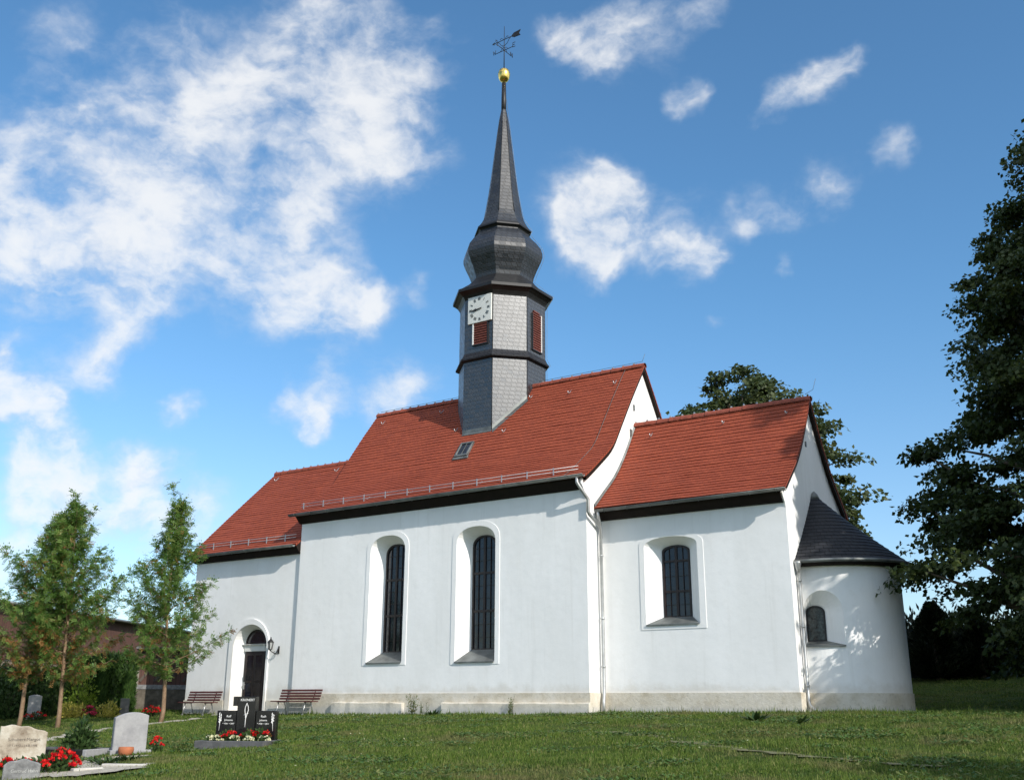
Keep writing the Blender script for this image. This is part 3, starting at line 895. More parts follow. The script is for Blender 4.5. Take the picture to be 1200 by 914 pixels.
cp(pb, 'plinth', M['plinth'], apse_wall)
# roof: half cone of slate courses
rb = MB()
apex = Vector((5.71, 3.2, 5.90)); RE = 2.10
ring0 = [Vector(cyl(t, 3.74, RE)) for t in tt]
nco = 19; u = [0]
for a, b in zip(ring0[:-1], ring0[1:]): u.append(u[-1]+(b-a).length/.28)
for i in range(nco):
    f0, f1 = i/nco, (i+1)/nco
    sag = lambda f: -.10*math.sin(math.pi*f)*.8
    lo = [p.lerp(apex, f0)+Vector((0, 0, .022+sag(f0))) for p in ring0]; hi = [p.lerp(apex, f1)+Vector((0, 0, .002+sag(f1))) for p in ring0]
    lb = [p.lerp(apex, f0)+Vector((0, 0, -.01+sag(f0))) for p in ring0]
    A, B, Cc = rb.add(lo), rb.add(hi), rb.add(lb)
    for k in range(len(ring0)-1):
        rb.face([A[k], A[k+1], B[k+1], B[k]], [(u[k], i+.04), (u[k+1], i+.04), (u[k+1], i+.96), (u[k], i+.96)])
        rb.face([Cc[k], Cc[k+1], A[k+1], A[k]], [(u[k], i+.03), (u[k+1], i+.03), (u[k+1], i+.06), (u[k], i+.06)])
apse_roof = cp(rb, 'apse_roof', M['slate_dark'], None, False)
cb = MB()
cb.loft([[cyl(t, z, r) for t in tt] for r, z in ((AR-.02, 3.66), (AR+.10, 3.58), (AR+.26, 3.66), (RE-.01, 3.72), (AR-.02, 3.76))], False, False)
cp(cb, 'cornice', M['dark_wood'], apse_roof)
gb = MB()
pts = [cyl(t, 3.70, RE+.05) for t in tt]
gb.tube(pts, .05, 8); cp(gb, 'gutter', M['zinc_dull'], apse_roof)
fb = MB(); fb.lathe([(.16, 5.72), (.10, 5.86), (.02, 5.95)], (5.76, 3.2), 10); cp(fb, 'flashing', M['zinc_dull'], apse_roof)
# pane of the apse niche
fr = MB()
ino = [(pc-ph, pz0), (pc+ph, pz0)] + [(inner_pt(k)[0], inner_pt(k)[2]) for k in range(14, -1, -1)]
shr = [(pc+(p[0]-pc)*.84, pz0+.04+(p[1]-pz0)*.91) for p in ino]
fr.loft([[(p[0], py-.03, p[1]) for p in ino], [(p[0], py-.03, p[1]) for p in shr], [(p[0], py+.03, p[1]) for p in shr]], True, False)
apw = cp(fr, 'apse_window', M['black_metal'])
g = MB(); g.fill([ino], lambda p: (p[0], py-.002, p[1])); cp(g, 'pane', M['apse_glass'], apw)
sl = MB()
q = [(pc-ph-.01, py-.02, pz0+.012), (pc+ph+.01, py-.02, pz0+.012)] + [cyl(t, nz0+.03, AR+.05) for t in arch[::-1]]
sl.fill([[(p[0], p[1]) for p in q]], lambda p: (p[0], p[1], (pz0+.012) if p[1] > py-.05 else nz0+.03))
sl.loft([q, [(p[0], p[1], p[2]-.04) for p in q]], True, False)
cp(sl, 'sill', M['zinc_dull'], apw)

# --- western annexe
XR = 3.95
XPROF = smooth_prof([(-.24, 5.38), (.06, 5.60), (1.0, 6.52), (2.03, 7.52), (3.95, 9.33)], 2)
dc, dy = -13.93, .10
dop = arch_loop(-13.90, .87, -.42, 1.95, 2.72, 18, 2.0)
din = arch_loop(-13.98, .52, -.42, 2.04, 2.56, 18, 2.0)
wb = MB()
wb.fill([[(-17.15, -.9), (-11.6, -.9), (-11.6, 5.3), (-17.15, 5.3)], dop], lambda p: (p[0], dy, p[1]))
reveal(wb, dop, din, dy, .36)
gx = gable_outline(XPROF, XR, dy+.004, [(dy+.004, 5.0), (dy+.004, 5.3)], -.9, .1)
wb.prism(gx, lambda p, t: (-17.15+.3*t, p[0], p[1]), 1)
wb.box(-17.1, -11.6, 7.5, 7.8, -.9, 5.3)
annex_wall = cp(wb, 'annexe_wall', M['plaster'])
annex_roof = tiled_roof(XPROF, -17.34, -11.605, XR, 'annexe_roof', M['tile'])
ridge_caps(-17.34, -11.7, XR, 9.35, annex_roof)
cornice(-17.2, -11.61, [(dy+.02, 5.08), (-.02, 5.10), (-.16, 5.24), (-.22, 5.34), (dy+.02, 5.55)], annex_roof)
gutter(-17.4, -11.66, -.29, 5.33, 5.36, annex_roof, M['zinc_dull'], .075)
snow_guard(-17.3, -11.9, .05, 5.58, annex_roof)
verge(XPROF, XR, -17.33, -17.24, annex_roof)
def xz(y): return float(np.interp(y, [p[0] for p in XPROF], [p[1] for p in XPROF]))
roof_hooks([(-16.8, 3.5, xz(3.5)), (-13.4, 3.5, xz(3.5))], annex_roof)
for xa, xb in ((-17.18, -15.05), (-12.87, -11.64)):
    pb = MB(); pb.box(xa, xb, dy-.035, .5, -.9, .12); cp(pb, 'plinth', M['plinth'], annex_wall)
# entrance
dm = MB()
dsur = [(-14.97, -.5), (-12.93, -.5)] + arch_loop(-13.95, 1.02, -.5, 1.97, 2.92, 18, 2.0)[2:]
ds = MB()
ds.fill([dsur, [(p[0], max(p[1], -.499) if k > 1 else -.4995) for k, p in enumerate(dop)]], lambda p: (p[0], dy-.04, p[1]))
ds.loft([[(p[0], dy-.04, p[1]) for p in dsur], [(p[0], dy+.01, p[1]) for p in dsur]], True, False)
yd = dy+.34
door = MB()
door.box(-14.48, -13.48, yd, yd+.06, -.42, 1.80)
for xa, xb, za, zb in ((-14.48, -14.36, -.42, 1.80), (-13.60, -13.48, -.42, 1.80), (-14.04, -13.92, -.42, 1.80)):
    door.bbox(xa, xb, yd-.02, yd, za, zb, .008)
for xa, xb in ((-14.355, -14.045), (-13.915, -13.605)):
    door.box(xa, xb, yd-.018, yd, 1.66, 1.80); door.box(xa, xb, yd-.018, yd, -.42, .25); door.box(xa, xb, yd-.018, yd, .72, .80)
entrance = cp(door, 'entrance_door', M['door'])
g = MB()
for xa, xb in ((-14.355, -14.045), (-13.915, -13.605)):
    g.box(xa, xb, yd-.008, yd-.004, .25, 1.66)
cp(g, 'pane', M['glass'], entrance)
h = MB(); h.box(-14.45, -14.39, yd-.03, yd-.02, .50, .75); h.tube([(-14.42, yd-.03, .66), (-14.42, yd-.08, .66), (-14.30, yd-.08, .66)], .012, 6)
cp(h, 'handle', M['steel'], entrance)
t = MB(); t.bbox(-14.50, -13.46, yd-.06, yd+.05, 1.805, 2.03, .012); t.box(-14.58, -13.40, yd-.12, yd-.0, 2.03, 2.05)
cp(t, 'lintel', M['white_paint'], entrance)
fl = MB()
fo = arch_loop(-13.98, .52, 2.05, 2.06, 2.56, 18)
fi = arch_loop(-13.98, .46, 2.10, 2.11, 2.50, 18)
fl.loft([[(p[0], yd-.01, p[1]) for p in fo], [(p[0], yd-.01, p[1]) for p in fi], [(p[0], yd+.03, p[1]) for p in fi]], True, False)
fan = cp(fl, 'fanlight', M['frame'])
g = MB(); g.fill([fo], lambda p: (p[0], yd+.02, p[1])); cp(g, 'pane', M['glass'], fan)
for dx in (-.17, .17):
    pass
cp(ds, 'surround', M['plaster'], entrance)
st = MB(); st.bbox(-14.9, -13.0, -.55, yd+.1, -.60, -.36, .02); cp(st, 'doorstep', M['concrete'], entrance)
# wall lantern beside the door
wl = MB()
lx, ly, lz = -12.66, -.20, 1.93
wl.lathe([(.015, lz+.40), (.03, lz+.36), (.02, lz+.33), (.05, lz+.30), (.14, lz+.19), (.15, lz+.17), (.125, lz+.165)], (lx, ly), 6, False)
for k in range(6):
    a = R(60*k)
    wl.tube([(lx+.125*math.cos(a), ly+.125*math.sin(a), lz+.17), (lx+.075*math.cos(a), ly+.075*math.sin(a), lz-.12)], .011, 5)
wl.lathe([(.085, lz-.11), (.085, lz-.135), (.03, lz-.16), (.015, lz-.20)], (lx, ly), 6, False)
lx0, lz0 = -12.45, 1.85
def shrink(mb, k=.8):
    mb.v = [(lx0+(p[0]-lx0)*k, dy+(p[1]-dy)*k, lz0+(p[2]-lz0)*k) for p in mb.v]
shrink(wl)
lamp = cp(wl, 'wall_lantern', M['black_metal'])
g = MB(); g.lathe([(.115, lz+.165), (.068, lz-.11)], (lx, ly), 6, False); shrink(g); cp(g, 'lantern_glass', M['lantern_glass'], lamp)
br = MB()
br.bbox(lx+.19, lx+.27, dy-.03, dy, lz-.30, lz+.02, .01)
br.tube([(lx+.23, dy-.02, lz-.02)] + [(lx+.23-.23*math.sin(a)*.5-.12*(1-math.cos(a)), ly+.22-.22*(a/3.14), lz-.22-.10*math.cos(a)+.0) for a in np.linspace(.2, 3.0, 10)] + [(lx, ly, lz-.19)], .018, 6)
br.tube([(lx+.26, dy-.04, lz-.05), (lx+.30, ly+.15, lz-.12), (lx+.27, ly+.12, lz-.26), (lx+.17, ly+.13, lz-.33), (lx+.10, ly+.1, lz-.27), (lx+.16, ly+.12, lz-.20)], .014, 6)
shrink(br); cp(br, 'bracket', M['black_metal'], lamp)

# --- downpipes
def pipe(pts, r=.05, clips=()):
    mb = MB(); mb.tube(pts, r, 10)
    for (x, y, z) in clips:
        mb.tube([(x, y, z-.03), (x, y, z+.03)], r*1.22, 10)
    o = cp(mb, 'downpipe', M['zinc'])
    return o
pipe([(-.07, -.40, 6.42), (-.07, -.40, 6.25), (-.03, -.36, 6.15), (.08, -.14, 5.86), (.11, -.08, 5.78), (.11, -.08, 5.42), (.12, -.03, 5.34), (.13, .52, 5.08), (.13, .60, 5.0), (.13, .62, 2.5), (.13, .62, .45), (.14, .59, .28), (.16, .52, .1), (.17, .50, -.4)],
     .052, [(.13, .62, 4.2), (.13, .62, 2.4), (.13, .62, 1.05)])
pipe([(.15, .42, 5.53), (.15, .45, 5.35), (.14, .58, 5.12), (.13, .62, 5.0)], .045)
pipe([(5.80, 1.12, 3.68), (5.80, 1.14, 3.58), (5.79, 1.22, 3.42), (5.79, 1.23, 3.3), (5.79, 1.23, .12), (5.83, 1.20, .0), (5.98, 1.1, -.1), (6.25, 1.02, -.17)], .045, [(5.79, 1.23, 3.2), (5.79, 1.23, 2.0), (5.79, 1.23, .5)])
mb = MB(); mb.lathe([(.04, 3.42), (.06, 3.5), (.10, 3.66), (.10, 3.70)], (5.80, 1.16), 12); cp(mb, 'rain_hopper', M['zinc'])

# --- tower
TX, TY = -5.85, NR+.16
def octo(Rr, z): return [Vector((TX+Rr*math.sin(R(22.5+45*k)), TY-Rr*math.cos(R(22.5+45*k)), z)) for k in range(8)]
def octo_loft(prof, mat, name, parent=None, uw=.21, vh=.155, cap=False):
    mb = MB(); v = 0
    for (r0, z0), (r1, z1) in zip(prof[:-1], prof[1:]):
        a, b = octo(r0, z0), octo(r1, z1)
        ds = math.hypot((r1-r0)*math.cos(R(22.5)), z1-z0)/vh
        for k in range(8):
            k2 = (k+1) % 8
            w0 = (a[k2]-a[k]).length/uw/2; w1 = (b[k2]-b[k]).length/uw/2; o = k*7.3
            mb.poly([a[k], a[k2], b[k2], b[k]], [(o-w0+.38*v, v), (o+w0+.38*v, v), (o+w1+.38*(v+ds), v+ds), (o-w1+.38*(v+ds), v+ds)])
        v += ds
    if cap:
        mb.poly(octo(*prof[0])[::-1]); mb.poly(octo(*prof[-1]))
    return cp(mb, name, mat, parent)
tower = octo_loft([(1.66, 8.4), (1.66, 12.16)], M['slate'], 'tower_shaft')
octo_loft([(1.655, 12.1), (1.655, 14.5)], M['slate'], 'belfry')
octo_loft([(1.67, 11.93), (1.79, 11.99), (1.79, 12.05), (1.72, 12.13), (1.66, 12.27)], M['slate_dark'], 'drip_skirt', tower)
octo_loft([(1.66, 14.38), (1.69, 14.44), (1.76, 14.54), (1.88, 14.63), (1.95, 14.67), (1.95, 14.78), (1.80, 14.86), (1.5, 15.08), (1.27, 15.32), (1.20, 15.42)], M['black_metal'], 'tower_cornice')
onion = octo_loft([(1.19, 15.40), (1.22, 15.58), (1.34, 15.88), (1.50, 16.22), (1.565, 16.42), (1.565, 16.58), (1.50, 16.80), (1.32, 17.06), (1.13, 17.26), (1.03, 17.40), (1.01, 17.52)], M['slate_spire'], 'onion_dome')
spire = octo_loft(smooth_prof([(1.13, 17.57), (1.06, 17.66), (.93, 17.86), (.80, 18.15), (.68, 18.8), (.555, 19.6), (.38, 21.1), (.215, 22.5), (.125, 23.0), (.105, 23.1)], 1), M['slate_spire'], 'spire', None, .26, .16)
octo_loft([(1.0, 17.42), (1.07, 17.5), (1.14, 17.53), (1.14, 17.58), (1.05, 17.68)], M['black_metal'], 'spire_eave', spire)
mb = MB(); mb.lathe([(.105, 22.9), (.10, 23.6), (.085, 24.36)], (TX, TY), 12); cp(mb, 'spire_tip', M['black_metal'], spire)
# conductor wire and lead rolls down the edges
mb = MB()
for k, off in ((1, .0), (0, 0)):
    pr = [(1.66, 8.6), (1.66, 11.95)]
    for prx in ([(1.665, 8.6), (1.665, 11.93)], [(1.66, 12.27), (1.66, 14.38)], [(.80, 18.2), (.68, 18.8), (.555, 19.6), (.38, 21.1), (.215, 22.5)]):
        mb.tube([octo(r+.005, z)[k] for r, z in prx], .014, 5)
cp(mb, 'hip_roll', M['black_metal'], tower)
mb = MB()
mb.tube([octo(r+.012, z)[2] for r, z in ((.10, 23.6), (.22, 22.5), (.39, 21.1), (.56, 19.6), (.69, 18.8), (.82, 18.15), (1.16, 17.6), (1.08, 17.45), (1.25, 17.2), (1.42, 17.0), (1.57, 16.75), (1.62, 16.5), (1.57, 16.25), (1.42, 15.9), (1.3, 15.62), (1.24, 15.42), (1.98, 14.76), (1.72, 14.35), (1.70, 12.3), (1.83, 12.03), (1.70, 11.9), (1.70, 10.4))], .007, 5)
cp(mb, 'lightning_conductor', M['zinc_dull'], tower)
# zinc apron where the tower stands in the roof
vs = octo(1.675, 0)
for k in (6, 7, 0, 1, 2):
    a, b = vs[k], vs[(k+1) % 8]
    za, zb = nz(min(a.y, 2*NR-a.y))+.03, nz(min(b.y, 2*NR-b.y))+.03
    if k == 1 or k == 6: continue
    mb = MB()
    q = [(a.x, a.y, za-.1), (b.x, b.y, zb-.1), (b.x, b.y, zb+.15), (a.x, a.y, za+.15)]
    mb.poly(q)
    n = Vector((b.y-a.y, a.x-b.x, 0)).normalized()
    if k == 7:
        n = Vector((0, -1, 0))
    w_ = .05 if k == 7 else .14
    ao, bo = a+n*w_, b+n*w_
    mb.poly([(a.x, a.y, za+.02), (b.x, b.y, zb+.02), (bo.x, bo.y, nz(min(bo.y, NR))+.045), (ao.x, ao.y, nz(min(ao.y, NR))+.045)])
    cp(mb, 'apron_flashing', M['zinc_dull'], tower)

# louvred openings
def louvre(T, w, h, archh, n, parent, jamb_side):
    """opening in local u (width), z, outward -v"""
    fr = MB()
    for sx in (-1, 1):
        if sx == jamb_side: continue
        fr.box(min(sx*w/2, sx*(w/2+.04)), max(sx*w/2, sx*(w/2+.04)), -.05, .01, 0, h-archh, T)
    fr.box(-w/2-.05, w/2+.05, -.06, .01, -.05, 0, T)
    f = cp(fr, 'louvre_window', M['black_metal'], parent)
    j = MB(); s = jamb_side
    j.box(min(s*w/2, s*(w/2+.055)), max(s*w/2, s*(w/2+.036)), -.055, .012, -.01, h-archh*.6, T); cp(j, 'jamb', M['white_paint'], f)
    b = MB()
    L = arch_loop(0, w/2, 0, h-archh, h, 10) if archh > 0 else [(-w/2, 0), (w/2, 0), (w/2, h), (-w/2, h)]
    b.fill([L], lambda p: tuple(T @ Vector((p[0], -.006, p[1])))); cp(b, 'backing', M['black_paint'], f)
    sl = MB()
    for k in range(n):
        z = (k+.35)*h/n; ww = w/2
        if archh > 0 and z > h-archh: ww = w/2*math.sqrt(max(.02, 1-((z-(h-archh))/archh)**2))
        q = [(-ww, -.050, z-.028), (ww, -.050, z-.028), (ww, -.010, z+.038), (-ww, -.010, z+.038)]
        q2 = [(a, b_-.0, c+.018) for a, b_, c in q]
        sl.loft([[tuple(T @ Vector(p)) for p in q], [tuple(T @ Vector(p)) for p in q2]], True, True)
    cp(sl, 'slat', M['red_wood'], f)
    return f
ap = 1.655*math.cos(R(22.5))
louvre(Matrix.Translation((-5.74, TY-ap, 12.55)), .60, .84, 0, 9, None, -1)
louvre(Matrix.Translation((TX+ap, TY, 12.45)) @ Matrix.Rotation(R(90), 4, 'Z'), .56, 1.55, .16, 17, None, 1)
# clock
cb = MB(); cb.bbox(-6.30, -5.24, TY-ap-.075, TY-ap-.01, 13.38, 14.42, .012)
clock = cp(cb, 'clock_face', M['clock_paint'])
yc = TY-ap-.077; cx, czc = -5.77, 13.90
mb = MB()
rom = {1:'I',2:'II',3:'III',4:'IIII',5:'V',6:'VI',7:'VII',8:'VIII',9:'IX',10:'X',11:'XI',12:'XII'}
def stroke(p, q, w, y0):
    p = Vector((p[0], 0, p[1])); q = Vector((q[0], 0, q[1])); d = (q-p).normalized(); s = Vector((-d.z, 0, d.x))*w/2
    a = [p+s, p-s, q-s, q+s]
    mb.loft([[(v.x, y0, v.z) for v in a], [(v.x, y0-.006, v.z) for v in a]], True, True)
for hnum, txt in rom.items():
    a = R(90-30*hnum); c_ = Vector((cx+.40*math.cos(a), czc+.40*math.sin(a))); rd = Vector((math.cos(a), math.sin(a))); td = Vector((rd.y, -rd.x))
    x = -.5*.034*(len(txt)-1)-(.02 if 'V' in txt or 'X' in txt else 0)
    for ch in txt:
        o = c_+td*x
        if ch == 'I': stroke(o-rd*.055, o+rd*.055, .015, yc); x += .034
        elif ch == 'V': o = o+td*.012; stroke(o-rd*.055, o+rd*.055-td*.028, .013, yc-.001); stroke(o-rd*.055, o+rd*.055+td*.028, .013, yc-.002); x += .055
        else: o = o+td*.012; stroke(o-rd*.055-td*.026, o+rd*.055+td*.026, .013, yc-.001); stroke(o-rd*.055+td*.026, o+rd*.055-td*.026, .013, yc-.002); x += .055
cp(mb, 'numerals', M['black_paint'], clock)
for ang, L, w, dy_ in ((264, .44, .026, .012), (262, .29, .040, .022)):
    mb = MB(); a = R(90-ang); d = (math.cos(a), math.sin(a))
    stroke((cx-d[0]*.10, czc-d[1]*.10), (cx+d[0]*L, czc+d[1]*L), w, yc-dy_)
    e = (cx+d[0]*L*.62, czc+d[1]*L*.62); stroke((e[0]-d[0]*.05, e[1]-d[1]*.05), (e[0]+d[0]*.05, e[1]+d[1]*.05), w*2.3, yc-dy_-.001)
    cp(mb, 'clock_hand', M['black_paint'], clock)
# gilded ball and weather vane
mb = MB()
mb.lathe([(.07, 24.30), (.075, 24.42), (.11, 24.44), (.15, 24.46), (.215, 24.56), (.25, 24.72), (.245, 24.82), (.20, 24.95), (.10, 25.02), (.04, 25.05)], (TX, TY), 20)
ball = cp(mb, 'gilded_ball', M['gold'])
v = MB()
v.tube([(TX, TY, 25.0), (TX, TY, 27.1)], [.022, .010], 6)
zc = 25.93
dE = Vector((1, -.05, 0)).normalized(); dN = Vector((.05, 1, 0)).normalized()
Cn = Vector((TX, TY, zc))
for d in (dE, -dE, dN, -dN):
    v.tube([Cn, Cn+d*.46], .014, 5)
    s = Vector((0, 0, 1)).cross(d)
    v.tube([Cn+Vector((0,0,.14)), Cn+d*.12+Vector((0,0,.10)), Cn+d*.20], .010, 5)
def glyph(strokes, o, d):
    for pl in strokes:
        v.tube([o+d*(p[0]*.13)+Vector((0, 0, p[1]*.20-.03)) for p in pl], .014, 5)
glyph([[(1,0),(0,0),(0,1),(1,1)],[(0,.5),(.8,.5)]], Cn+dE*.44, dE)
glyph([[(0,1),(.2,0),(.5,.7),(.8,0),(1,1)]], Cn-dE*.57, dE)
glyph([[(0,0),(0,1),(1,0),(1,1)]], Cn+dN*.44, dN)
glyph([[(1,1),(0,1),(0,.55),(1,.45),(1,0),(0,0)]], Cn-dN*.57, dN)
vane = cp(v, 'weather_vane', M['black_metal'], ball)
a = MB()
Ca = Vector((TX, TY, 26.45))
a.tube([Ca-dE*.62, Ca+dE*.70], .015, 5)
def plate(pts2, th=.012):
    q = [Ca+dE*p[0]+Vector((0, 0, p[1])) for p in pts2]; n = Vector((dE.y, -dE.x, 0))*th
    i = [tuple(p+n) for p in q]; j = [tuple(p-n) for p in q]
    A_, B_ = a.add(i), a.add(j)
    tri = tessellate_polygon([[Vector((p[0], p[1], 0)) for p in pts2]])
    for t_ in tri: a.face([A_[k] for k in t_]); a.face([B_[k] for k in t_][::-1])
    for k in range(len(q)): k2 = (k+1) % len(q); a.face([A_[k], A_[k2], B_[k2], B_[k]])
plate([(.38, .02), (.50, .12), (.84, .14), (.76, .0), (.84, -.12), (.50, -.10), (.38, -.02)])
plate([(-.62, 0), (-.50, .07), (-.53, 0), (-.50, -.07)])
for sx in (-1, 1):
    a.tube([Ca+dE*(sx*.02)+Vector((0,0,-.30)), Ca+dE*(sx*.16)+Vector((0,0,-.22)), Ca+dE*(sx*.26)+Vector((0,0,-.06)), Ca+dE*(sx*.34)+Vector((0,0,-.02))], .012, 5)
    a.tube([Ca+dE*(sx*.05)+Vector((0,0,.03)), Ca+dE*(sx*.14)+Vector((0,0,.12)), Ca+dE*(sx*.22)+Vector((0,0,.09)), Ca+dE*(sx*.17)+Vector((0,0,.04))], .010, 5)
cp(a, 'vane_arrow', M['black_metal'], ball)
# ---------------------------------------------------------------- benches
def make_bench(L):
    """bench facing -Y in local space, origin on the ground under its middle"""
    root = empty('park_bench')
    def slat(y, z, w, t, rx, name, par):
        T = Matrix.Translation((0, y, z)) @ Matrix.Rotation(rx, 4, 'X')
        mb = MB(); mb.bbox(-L/2, L/2, -w/2, w/2, -t/2, t/2, .006, T); return mb.build(name, M['bench_wood'], par)
    seat = slat(-.24, .415, .075, .03, R(3), 'seat', root)
    for y in (-.15, -.06, .03): slat(y, .415-.0*(y), .075, .03, R(-3), 'slat', seat)
    back = slat(.135, .50, .062, .028, R(72), 'backrest', root)
    for k in range(1, 4): slat(.135+.032*k, .50+.088*k, .062, .028, R(72), 'slat', back)
    for sx in (-1, 1):
        x = sx*(L/2-.32)
        for pts in ([(x, -.30, 0), (x, -.20, .39)], [(x, .20, 0), (x, .05, .39)]):
            mb = MB(); mb.tube(pts, .018, 6); mb.box(pts[0][0]-.03, pts[0][0]+.03, pts[0][1]-.03, pts[0][1]+.03, -.02, .012)
            mb.build('leg', M['steel'], root)
        mb = MB(); mb.tube([(x, -.27, .395), (x, .08, .395), (x, .155, .46), (x, .255, .79)], .017, 6)
        mb.build('bracket', M['bench_wood'], root)
    return root
for (x, L, lab) in ((-15.56, 1.72, 'red brown slatted bench left of the church door, by the far corner'),
                    (-10.82, 1.86, 'red brown slatted bench right of the church door, at the step in the wall')):
    b = make_bench(L); b.location = (x, -.52, gz(x, -.6)+.03)
    tag(b, lab, 'bench', 'benches against the church wall')

# ---------------------------------------------------------------- small planting helpers
def bush(name, loc, r, h, n, mat, L, W, label, cat, group=None, flowers=None, parent=None, up=.5, stem=True):
    """dense leafy clump: stems and leaves, optional blooms [(mat, count, size, zmin)]"""
    root = empty(name, loc)
    tag(root, label, cat, group)
    d = rdir(n); d[:, 2] = np.abs(d[:, 2])
    rr = rng.random(n)**.45
    lump = 1+.22*np.sin(d[:, 0]*5+loc[0]*3)*np.cos(d[:, 1]*4+loc[1])
    P = d*np.array([r, r, h])*(rr*lump)[:, None]
    P[:, 2] = np.maximum(P[:, 2], .01)
    leaf_mesh('foliage', P, d+rdir(n)*.8+np.array([0, 0, up]), d+rdir(n)*.6, L*(.7+.6*rng.random(n)), W*(.7+.6*rng.random(n)), mat, root)
    if stem:
        mb = MB()
        for k in range(7):
            a = rng.random()*6.28; q = .6*r*rng.random()
            mb.tube([(0, 0, -.03), (q*math.cos(a)*.5, q*math.sin(a)*.5, h*.4), (q*math.cos(a), q*math.sin(a), h*.75)], [.012, .008, .004], 5)
        mb.build('stem', M['bark'], root)
    if flowers:
        for fm, cnt, size, hz in flowers:
            d = rdir(cnt); d[:, 2] = np.abs(d[:, 2])*.8+.25; d /= np.linalg.norm(d, axis=1, keepdims=True)
            c = d*np.array([r, r, h])*1.02; c[:, 2] = np.maximum(c[:, 2], hz*h)
            k = 16
            cc = np.repeat(c, k, 0); dd = rdir(len(cc)); dd[:, 2] = np.abs(dd[:, 2])*.8
            leaf_mesh('blooms', cc+dd*size*.25, dd, rdir(len(cc)), size*.55, size*.5, M[fm], root)
    return root

def slab_stone(name, w, h, t, top, mat, label, loc, rz, group=None, tilt=0):
    """upright stone, front facing local -Y; top: function of u (-1..1) giving extra height"""
    root = empty(name, loc, rz); tag(root, label, 'gravestone', group)
    us = np.linspace(-1, 1, 15)
    o = [(-w/2, -.1), (w/2, -.1)] + [(u*w/2, h+top(u)) for u in us[::-1]]
    mb = MB()
    c = .012
    def ins(p): return (p[0]*(1-2*c/w), p[1]-(c if p[1] > 0 else 0))
    n = len(o)
    rings = [[(p[0], y, p[1]) for p in L] for y, L in ((-t/2, [ins(p) for p in o]), (-t/2+c, o), (t/2-c, o), (t/2, [ins(p) for p in o]))]
    ids = mb.loft(rings, True, False)
    for ring in (rings[0], rings[-1]):
        mb.fill([[(p[0], p[2]) for p in ring]], lambda p, y=ring[0][1]: (p[0], y, p[1]))
    s = mb.build('headstone', mat, root)
    if tilt: root.rotation_euler = (tilt, 0, rz)
    return root, s

def TX_(x, y, z, rx=90): return Matrix.Translation((x, y, z)) @ Matrix.Rotation(R(rx), 4, 'X')

# --- black double grave
gx, gy = -2.29, -10.41; GZ = gz(gx, gy)
grz = math.atan2(.42, .91)
root = empty('double_gravestone', (gx, gy, GZ), grz)
tag(root, 'polished black double gravestone with stepped middle pillar and white lettering', 'gravestone')
mb = MB(); mb.bbox(-.64, -.215, -.07, .07, .10, .67, .008); mb.build('left_tablet', M['black_granite'], root).name = 'tablet'
mb = MB(); mb.bbox(.215, .66, -.07, .07, .10, .67, .008); mb.build('tablet', M['black_granite'], root)
mb = MB(); mb.bbox(-.20, .20, -.085, .085, .10, .95, .008); mb.bbox(-.30, -.203, -.085, .085, .76, .95, .008)
pil = mb.build('pillar', M['black_granite'], root)
text_obj('inscription', 'KRONERT', .068, M['letter_white'], root, TX_(.02, -.088, .88))
def grain(x0, z0, hgt, y, par, flip):
    mb = MB()
    mb.tube([(x0, y, z0), (x0+.01*flip, y, z0+hgt*.45), (x0+.02*flip, y, z0+hgt*.8)], .006, 4)
    for k in range(7):
        z = z0+hgt*(.45+.08*k); s = (1 if k % 2 else -1)
        mb.tube([(x0+.012*flip, y, z), (x0+.012*flip+s*.022, y, z+.03), (x0+.014*flip+s*.014, y, z+.065)], [.004, .012, .003], 5)
    mb.build('carved_ear', M['letter_white'], par)
grain(-.575, .27, .32, -.072, root, 1); grain(.60, .27, .32, -.072, root, -1)
mb = MB()
for s in (-1, 1):
    mb.tube([(-.005, -.087, .34), (.0, -.087, .52), (.01+s*.038, -.087, .68), (.01+s*.032, -.087, .74), (.01, -.087, .82)], [.012, .009, .008, .007, .004], 5)
mb.tube([(-.05, -.087, .58), (.05, -.087, .62)], .006, 4)
mb.build('carved_reed', M['letter_white'], pil)
for sx, a, b_, c_ in ((-1, 'Rolf', 'Johannes', '* 1936  + 2007'), (1, 'Ruth', 'Johanna', '* 1938  + 2011')):
    x = -.375 if sx < 0 else .385
    text_obj('inscription', a, .062, M['letter_white'], root, TX_(x, -.073, .555))
    text_obj('inscription', b_, .052, M['letter_white'], root, TX_(x, -.073, .48))
    text_obj('inscription', c_, .042, M['letter_white'], root, TX_(x, -.073, .41))
mb = MB(); mb.bbox(-.72, .74, -.12, .12, -.1, .10, .01); mb.build('base', M['black_granite'], root)
mb = MB()
mb.bbox(-.72, .74, -.86, -.76, -.15, .095, .01); mb.bbox(-.72, -.63, -.757, -.123, -.15, .095, .01); mb.bbox(.65, .74, -.757, -.123, -.15, .095, .01)
mb.build('kerb', M['dark_granite'], root)
mb = MB(); mb.box(-.62, .64, -.755, -.125, -.1, .05); mb.build('soil_bed', M['dirt'], root)
Tg = Matrix.Translation((gx, gy, GZ)) @ Matrix.Rotation(grz, 4, 'Z')
def gl(x, y, z=.05): return Tg @ Vector((x, y, z))
for (x, y, lab) in ((-.22, -.40, 'red begonia left of the pillar on the black double grave'), (.22, -.36, 'red begonia right of the pillar on the black double grave'), (.46, -.30, 'red begonia at the right tablet of the black double grave')):
    bush('begonia', gl(x, y), .17, .24, 130, M['shrub_leaf'], .08, .06, lab, 'flower', 'begonias on the black double grave', [('red_petal', 8, .085, .5)], stem=False)
